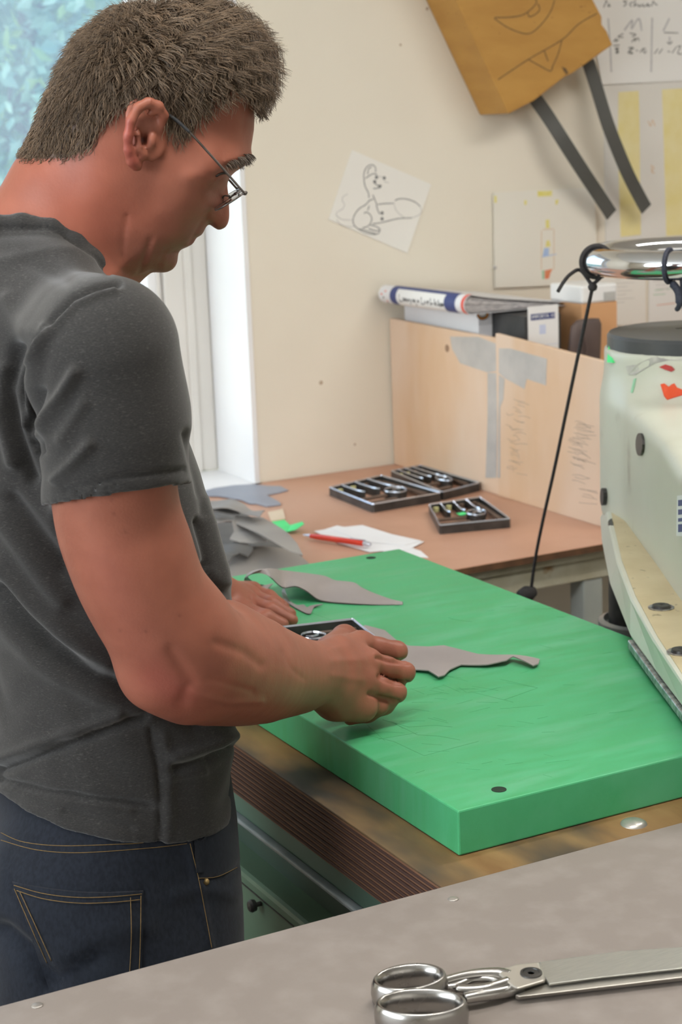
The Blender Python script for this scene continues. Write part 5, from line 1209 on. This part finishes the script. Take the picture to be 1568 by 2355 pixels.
# collar band
colr = [hpt(-40,520,.052), hpt(0,508,.056), hpt(60,504,.059), hpt(128,514,.0605), hpt(180,543,.058), hpt(228,590,.048), hpt(262,622,.026), hpt(272,634,.0), hpt(262,622,-.026), hpt(228,590,-.048), hpt(180,543,-.058), hpt(128,514,-.0605), hpt(60,504,-.059), hpt(0,508,-.056), hpt(-40,520,-.052)]
shirt.append(chain(colr, [.0075]*len(colr), .012))
seam = [(271,654),(223,663),(169,687),(127,729),(96,773),(70,818),(58,870),(57,926),(77,1022)]
FOLD = [(seam, -.0035, 7), ([(262,668),(225,678),(176,700),(135,742),(104,785),(80,830)], .0022, 8), ([(108,757),(88,820),(73,895),(60,977)], .0050, 12), ([(172,856),(140,910),(108,952),(80,1003)], .0045, 13), ([(95,900),(80,960),(92,1040)], -.004, 9), ([(204,1022),(165,1065),(128,1102)], .0035, 12), ([(190,930),(140,1010)], .002, 14), ([(40,800),(20,900),(40,1000),(75,1100)], -.006, 14), ([(15,850),(5,960),(30,1060)], .005, 16),
  ([(150,1125),(270,1098),(425,1080)], -.0015, 5), ([(0,1359),(50,1425),(107,1484),(214,1551),(321,1598),(446,1651)], -.0085, 22), ([(0,1420),(90,1520),(200,1590),(330,1640)], .0040, 26), ([(0,1300),(60,1370),(160,1470),(240,1530)], .0055, 26), ([(30,1150),(90,1230),(150,1300)], -.005, 20), ([(0,1190),(70,1290),(140,1380)], .004, 22),
  ([(0,1768),(60,1748),(122,1723),(286,1662),(330,1648)], -.0060, 10), ([(0,1745),(122,1700),(270,1645)], .0040, 13), ([(0,1793),(102,1821),(220,1838),(347,1854)], -.0038, 9), ([(0,1810),(120,1840),(300,1862)], .002, 9), ([(343,1675),(360,1760),(367,1834),(367,1944)], -.0022, 5), ([(375,1690),(390,1800),(385,1930)], .002, 12), ([(400,1740),(500,1710),(540,1690)], .0050, 14), ([(400,1765),(480,1745),(530,1715)], -.0045, 9), ([(380,1790),(470,1775)], .002, 10),
  ([(150,1870),(300,1905)], -.002, 8), ([(430,1000),(455,1100),(470,1180)], -.003, 10), ([(470,1150),(500,1260),(520,1340)], .0035, 12), ([(455,1200),(480,1300)], -.0035, 9), ([(470,1300),(505,1360)], -.004, 8), ([(0,560),(120,560),(210,600)], .0015, 20), ([(150,545),(215,590),(250,628)], -.0018, 5), ([(0,525),(110,525),(150,540)], -.0018, 5), ([(60,600),(150,640)], -.0016, 18), ([(20,690),(60,760)], .003, 20)]
shirt.append(Prim(lambda P: np.maximum(hem(P)-P[:,2], -1), [-9]*3, [9]*3, .003, 'x'))
sfn = shirt
V, F = surfnet(sfn, (.25, 1.20, .86), (.80, 2.0, 1.62), .0030)
V = vsmooth(V, F, 2, .4); V = wrinkle(V, F, [(p_, a_*1.6, s_2) for p_, a_, s_2 in FOLD], 1.80)
fine = .0012*(np.sin(V[:,2]*95+V[:,0]*60+np.sin(V[:,1]*70)*1.6)*np.cos(V[:,0]*70-V[:,2]*40))*np.clip((1.30-V[:,2])/.2, 0, 1)
V = V+vnormals(V, F)*fine[:,None]
o_shirt = np_mesh('t_shirt', V, F, M_shirt, person)
V_sh, F_sh = V, F
from mathutils.bvhtree import BVHTree
def bvh(V, F): return BVHTree.FromPolygons(V.tolist(), F.tolist())
T_sh = bvh(V_sh, F_sh)
def cast(T, px, py, lift=0.0):
    d = unit(ray(px, py)); h = T.ray_cast(Vector(CAM), Vector(d))
    return None if h[0] is None else np.array(h[0])-d*lift
def stitch(T, poly, r, lift, n=6):
    p = [cast(T, x, y, lift) for x, y in crv(poly, n)]; p = [q for q in p if q is not None]
    return p

# ------------------------------------------------------------------ jeans
zj = [1.06, 1.02, .98, .93, .88, .83, .76]
ja = [.108, .112, .116, .120, .124, .126, .122]; jb = [.132, .138, .144, .152, .160, .166, .166]
xj = front_x(zj, [510, 516, 528, 545, 553, 560, 562], ja, jb)
JS = [(z, c, a, b) for z, c, a, b in zip(zj, xj, ja, jb)]
f_, l_, h_ = loftfn(JS); x0 = xj[-1]
jeans = [Prim(f_, l_, h_, .03), chain([(x0-.06, YC-.078, .88), (x0-.065, YC-.078, .80)], [.082, .078], .05), chain([(x0-.06, YC+.078, .88), (x0-.065, YC+.078, .80)], [.082, .078], .05)]
for s in (-1, 1): jeans.append(chain([(x0-.005, YC+s*.078, .80), (x0-.015, YC+s*.088, .48), (x0-.02, YC+s*.09, .09)], [.090, .068, .058], .03, kk=.04))
JF = [([(433,1936),(443,1980),(453,2017),(472,2110),(486,2189),(490,2260)], .0022, 8), ([(25,2030),(98,2197),(130,2260)], -.002, 6), ([(29,2030),(100,2048),(200,2056),(327,2052)], -.0018, 5), ([(330,2052),(330,2150),(327,2240)], -.0018, 5), ([(150,2200),(260,2140),(330,2130)], .003, 25), ([(120,2260),(220,2200)], -.005, 18), ([(0,2140),(60,2190),(110,2260)], -.012, 24), ([(400,2060),(460,2040),(540,2060)], .0025, 16), ([(460,2030),(520,2020),(556,1985)], -.0022, 5), ([(0,1960),(0,2100)], .003, 20)]
V, F = surfnet(jeans, (.22, 1.25, .0), (.80, 1.85, 1.12), .0045)
V = vsmooth(V, F, 1, .4); V = wrinkle(V, F, JF, 1.8); o_jeans = np_mesh('jeans', V, F, M_denim, person); T_j = bvh(V, F)
M_thread = pmat('tan_thread', (.20, .125, .045), .8, col2=(.14, .09, .035), scale=400)
def dashed(T, poly, name, parent, r=.00045):
    p = stitch(T, poly, r, .0004, 12)
    if len(p) > 2: MB().tube(p, r, 5).build(name, M_thread, parent, smooth=True)
for pl in ([(2,1915),(53,1936),(143,1945),(286,1941),(330,1938)], [(2,1932),(82,1954),(184,1961),(347,1950),(430,1940)], [(437,1940),(456,2018),(474,2110),(487,2180)], [(456,2020),(500,2016),(545,1995)]): dashed(T_j, pl, 'stitching', o_jeans)
# back pocket, belt loop, rivet
def patch(T, outline, name, mat, parent, th=.0022, n=14):
    """panel of cloth laid on a garment: grid inside four corner curves"""
    (a, b_, c, d) = outline; P = []
    for u in np.linspace(0, 1, n):
        row = []
        for v in np.linspace(0, 1, n):
            q = (np.array(a)*(1-u)+np.array(b_)*u)*(1-v)+(np.array(d)*(1-u)+np.array(c)*u)*v+np.array([0, 12*math.sin(math.pi*u)*(1-v)])
            row.append(cast(T, q[0], q[1], th))
        P.append(row)
    P = np.array(P); k = np.array([unit(ray(0, 0))]*1)[0]
    m = MB(); m.grid(P); m.grid((P+k*th*1.6)[::-1])
    edge = list(P[0])+list(P[1:, -1])+list(P[-1, -2::-1])+list(P[-2:0:-1, 0]); e2 = [q+k*th*1.6 for q in edge]; ne = len(edge)
    m.add(edge+e2, [(i, (i+1)%ne, ne+(i+1)%ne, ne+i) for i in range(ne)])
    return m.build(name, mat, parent, smooth=True, recalc=False)
pk = patch(T_j, [(28,2030), (330,2050), (326,2262), (118,2290)], 'back_pocket', M_denim, o_jeans)
for pl in ([(32,2036),(100,2055),(180,2064),(260,2062),(326,2056)], [(38,2048),(100,2067),(180,2077),(260,2075),(322,2069)], [(324,2060),(323,2150),(320,2235)], [(300,2064),(302,2150),(298,2240)], [(33,2044),(70,2130),(108,2215)], [(46,2052),(82,2130),(118,2210)]):
    p = [cast(T_j, q[0], q[1], .0034) for q in crv(pl, 14)]; MB().tube(p, .00045, 5).build('pocket_stitching', M_thread, o_jeans, smooth=True)
patch(T_j, [(446,1925), (474,1922), (470,2006), (452,2008)], 'belt_loop', M_denim, o_jeans, .003, 6)
q = cast(T_j, 474, 2028, .001); MB().lathe([(.0035, 0), (.003, .001), (0, .0016)], q, 10, -unit(ray(474, 2028))).build('rivet', pmat('brass_rivet', (.35, .24, .10), .4, metal=.8, col2=(.25, .18, .08), scale=60), o_jeans, smooth=True)
# shoes
M_shoe = pmat('dark_shoe_leather', (.03, .027, .025), .5, col2=(.045, .04, .036), scale=20)
for s in (-1, 1):
    P = []
    for t_, hw, hh in ((-.09, .02, .05), (-.08, .038, .075), (-.03, .042, .085), (.05, .044, .07), (.12, .048, .05), (.17, .040, .035), (.195, .02, .02)):
        P.append([(x0-.02+t_, YC+s*.09+hw*math.cos(a), max(.0, .5*hh+.5*hh*math.sin(a))) for a in np.linspace(0, 2*math.pi, 17)])
    m = MB(); m.grid(P); m.f += [tuple(range(17)), tuple(6*17+k for k in range(16, -1, -1))]
    m.build('shoe', M_shoe, person, smooth=True, weld=True)

# ------------------------------------------------------------------ hair
x, y, w = h2(V_body)
nrm = vnormals(V_body, F_body)
# the strands grow where the scalp is haired; the edge is ragged
rg = np.random.default_rng(3)
jx, jy = x+rg.normal(size=len(x))*5, y+rg.normal(size=len(x))*5
cand = np.where(inpoly(jx, jy, HAIRM) & (V_body[:,2] > 1.5) & (np.abs(w) < .082) & (x > 60) & (x < 640) & (y > -40))[0]
NS = 17000
idx = rg.choice(cand, NS)
R0 = V_body[idx]+rg.normal(size=(NS,3))*.0008; N0 = nrm[idx]; X0h, Y0h = x[idx], y[idx]
def flow(X, Y):
    """combing direction in the median plane (px, down positive)"""
    keys = np.array([(100,330,-.25,1.),(140,230,-.4,.9),(200,150,-.5,.8),(200,300,-.35,.9),(260,100,-.4,.8),(300,220,-.35,.9),(310,60,-.2,.7),(350,60,-.05,.6),(390,50,.15,.6),(360,230,-.3,.9),(420,180,.1,.9),(410,290,.0,1.),(430,80,.35,.6),(480,90,.6,.6),(480,200,.3,.8),(530,120,.8,.7),(560,180,.8,.9),(570,220,.6,1.)])
    wt = 1/(((X[:,None]-keys[:,0])**2+(Y[:,None]-keys[:,1])**2)+900)**1.5; wt /= wt.sum(1)[:,None]
    return wt@keys[:,2], wt@keys[:,3]
fx, fy = flow(X0h, Y0h); fl = np.outer(fx, hx)-np.outer(fy, hy); fl /= np.linalg.norm(fl, axis=1)[:,None]
fl = fl-N0*(fl*N0).sum(1)[:,None]; fl /= np.linalg.norm(fl, axis=1)[:,None]+1e-9
topw = np.clip((260-Y0h)/180, 0, 1); front = np.clip((X0h-420)/130, 0, 1)*np.clip((300-Y0h)/100, 0, 1)
Ln = .013+.017*topw+.020*front*topw+rg.uniform(-.004, .006, NS); Ln *= np.clip((380-Y0h)/70, .35, 1)
lift = .26+.34*topw+.25*front
sd = np.cross(N0, fl); NSG = 6
ph = np.floor(X0h/16)*2.1+np.floor(Y0h/14)*1.3+np.floor(w[idx]*90)*1.7; clump = rg.normal(size=NS)*.25
amp = (.0014+.0055*topw*np.clip((X0h-200)/150, .25, 1)); frq = 1.2+1.1*front
tt_ = np.linspace(0, 1, NSG+1); C = np.zeros((NS, NSG+1, 3))
droop = -np.outer(.35*front+.12, np.array([0, 0, 1.]))
for i, t_ in enumerate(tt_):
    cu_ = np.sin(2*math.pi*frq*t_+ph+clump)*amp*t_**.7; cv_ = np.cos(2*math.pi*frq*t_+ph+clump)*amp*t_**.7-np.cos(ph+clump)*amp*0
    C[:, i] = R0+N0*(Ln*(lift*t_-.30*lift*t_*t_))[:,None]+fl*(Ln*t_*.85)[:,None]+sd*cu_[:,None]+N0*(cv_*.7)[:,None]+droop*(Ln*t_*t_)[:,None]*.5
rad = .00042*(1-.75*tt_**2)
tang = np.gradient(C, axis=1); tang /= np.linalg.norm(tang, axis=2)[:,:,None]+1e-12
a1 = np.cross(tang, N0[:,None,:]+.01); a1 /= np.linalg.norm(a1, axis=2)[:,:,None]+1e-12; a2 = np.cross(tang, a1)
ring = np.stack([C+(a1*math.cos(q)+a2*math.sin(q))*rad[None,:,None] for q in (0, 2.094, 4.189)], 2)     # NS,NSG+1,3,3
Vh = ring.reshape(-1, 3); base_i = (np.arange(NS)*(NSG+1)*3)[:,None,None]+(np.arange(NSG)*3)[None,:,None]+np.arange(3)[None,None,:]
nxt = base_i-np.arange(3)[None,None,:]+(np.arange(3)+1)[None,None,:]%3
Fh = np.stack([base_i, nxt, nxt+3, base_i+3], -1).reshape(-1, 4)
hc_ = np.array([.150, .100, .060])*(1+.35*rg.normal(size=(NS,1)))+np.array([.05, .047, .042])*rg.uniform(0, 1, (NS,1))
hcv = np.repeat(np.clip(hc_, .02, .4), (NSG+1)*3, axis=0)
M_hair = pmat('brown_hair', (.1, .07, .045), .5, vcol='tint', col2=(.8, .78, .76), scale=60, spec=.4)
o = np_mesh('hair', Vh, Fh, M_hair, person, hcv); o['kind'] = 'stuff'
M_lash = pmat('dark_lashes', (.03, .022, .018), .7, col2=(.04, .03, .025), scale=200)
# eyebrows
EB = [(505,372),(525,362),(548,352),(568,350),(570,358),(556,368),(530,372),(510,378)]
ce = np.where(inpoly(x, y, EB) & (V_body[:,2] > 1.5) & (np.abs(w) < .07))[0]
for sgn in (1, -1):
    cs = ce[np.sign(w[ce]) == sgn]
    if len(cs) == 0: continue
    id2 = rg.choice(cs, 170); b = MB()
    for i in id2:
        d = unit(hx*.55-hy*.45+nrm[i]*.35+rg.normal(size=3)*.18); L_ = rg.uniform(.004, .0075); p = V_body[i]
        b.tube([p-nrm[i]*.001, p+d*L_*.55, p+d*L_-np.array([0, 0, .0018])], [.0004, .00035, .0001], 3)
    o = b.build('eyebrow', M_hair, person); o['kind'] = 'stuff'
    a = o.data.color_attributes.new('tint', 'FLOAT_COLOR', 'POINT'); a.data.foreach_set('color', np.tile([.085, .06, .042, 1], len(o.data.vertices)).astype(np.float32))

# eyelashes along the lowered lid
for sgn in (1, -1):
    b = MB(); pl = [hpt(x_, y_, 0) for x_, y_ in crv([(491,403),(500,398),(510,396),(520,397)], 5)]
    if sgn == 1:
        fh = F_body[(V_body[F_body[:,0],2] > 1.55)]; uh, ih = np.unique(fh, return_inverse=True); T_b = BVHTree.FromPolygons(V_body[uh].tolist(), ih.reshape(-1, 4).tolist())
    pts = []
    for p in pl:
        hit = T_b.ray_cast(Vector(p+hn*sgn*.12), Vector(-hn*sgn))
        if hit[0] is not None: pts.append(np.array(hit[0])+hn*sgn*.0004)
    if len(pts) > 3: MB().tube(pts, [.0004]+[.0011]*(len(pts)-2)+[.0004], 5).build('eyelashes', M_lash, person, smooth=True)
# ------------------------------------------------------------------ eyeglasses
M_frame = pmat('gunmetal_frame', (.10, .085, .075), .3, metal=.7, col2=(.14, .12, .11), scale=60); M_tipf = pmat('dark_temple_tip', (.03, .032, .035), .35, col2=(.045, .047, .05), scale=30)
M_lens = pmat('lens_glass', (1, 1, 1), .02, trans=1.0, ior=1.45, spec=.5)
gl = MB().tube([hpt(553,440,s) for s in (.0705, .0675, .0640)], .0016, 8).build('eyeglasses', M_frame, person, smooth=True)
ctr_in = lambda s: [hpt(521,460,s)]
ld = unit(hpt(492,479,0)-hpt(556,438,0)); lh = np.linalg.norm(hpt(492,479,0)-hpt(556,438,0))
for sg in (1, -1):
    p = crv([hpt(553,439,sg*.070), hpt(500,379,sg*.0735), hpt(440,313,sg*.0755), hpt(430,303,sg*.076)], 6)
    MB().tube(p, [.0011]*len(p), 8).build('temple', M_frame, gl, smooth=True)
    p = crv([hpt(432,305,sg*.076), hpt(405,280,sg*.0775), hpt(380,264,sg*.079), hpt(352,249,sg*.080), hpt(322,246,sg*.080), hpt(306,252,sg*.078), hpt(298,275,sg*.075)], 5)
    MB().tube(p, np.linspace(.0014, .0022, len(p)), 8).build('temple_tip', M_tipf, gl, smooth=True)
    top = hpt(556,438,0); c = top+ld*lh*.5; wc_ = sg*.040; wa = .0275
    ring = [c+hn*(wc_+wa*math.copysign(abs(math.cos(a))**.8, math.cos(a)))+ld*(lh*.5*math.copysign(abs(math.sin(a))**.85, math.sin(a)))-np.cross(hn, ld)*.0 for a in np.linspace(0, 2*math.pi, 40, endpoint=False)]
    MB().tube(ring, .0009, 6, closed=True).build('rim', M_frame, gl, smooth=True)
    nl = unit(np.cross(hn, ld)); m = MB()
    cc = c+hn*wc_; m.add([cc+nl*.0010]+[q+nl*.0005 for q in ring]+[cc-nl*.0010]+[q-nl*.0005 for q in ring], [(0, 1+i, 1+(i+1)%40) for i in range(40)]+[(41, 42+(i+1)%40, 42+i) for i in range(40)]+[(1+i, 1+(i+1)%40, 42+(i+1)%40, 42+i) for i in range(40)])
    m.build('lens', M_lens, gl, smooth=.5)
    MB().tube([hpt(553,440,sg*.0705), hpt(557,438,sg*.0685), hpt(555,441,sg*.0665)], .0015, 8).build('hinge', M_frame, gl, smooth=True)
    MB().tube(crv([hpt(530,452,sg*.0125), hpt(516,449,sg*.013), hpt(511,455,sg*.012)], 4), .0008, 6).build('nose_pad_arm', M_frame, gl, smooth=True)
    MB().lathe([(0, -.001), (.003, -.0008), (.0035, 0), (.003, .0008), (0, .001)], hpt(510,456,sg*.0115), 10, hn*sg+hx*.4).build('nose_pad', M_lens, gl, smooth=True)
MB().tube(crv([hpt(540,447,.0125), hpt(549,442,.006), hpt(551,441,0), hpt(549,442,-.006), hpt(540,447,-.0125)], 4), .0011, 6).build('bridge', M_frame, gl, smooth=True)
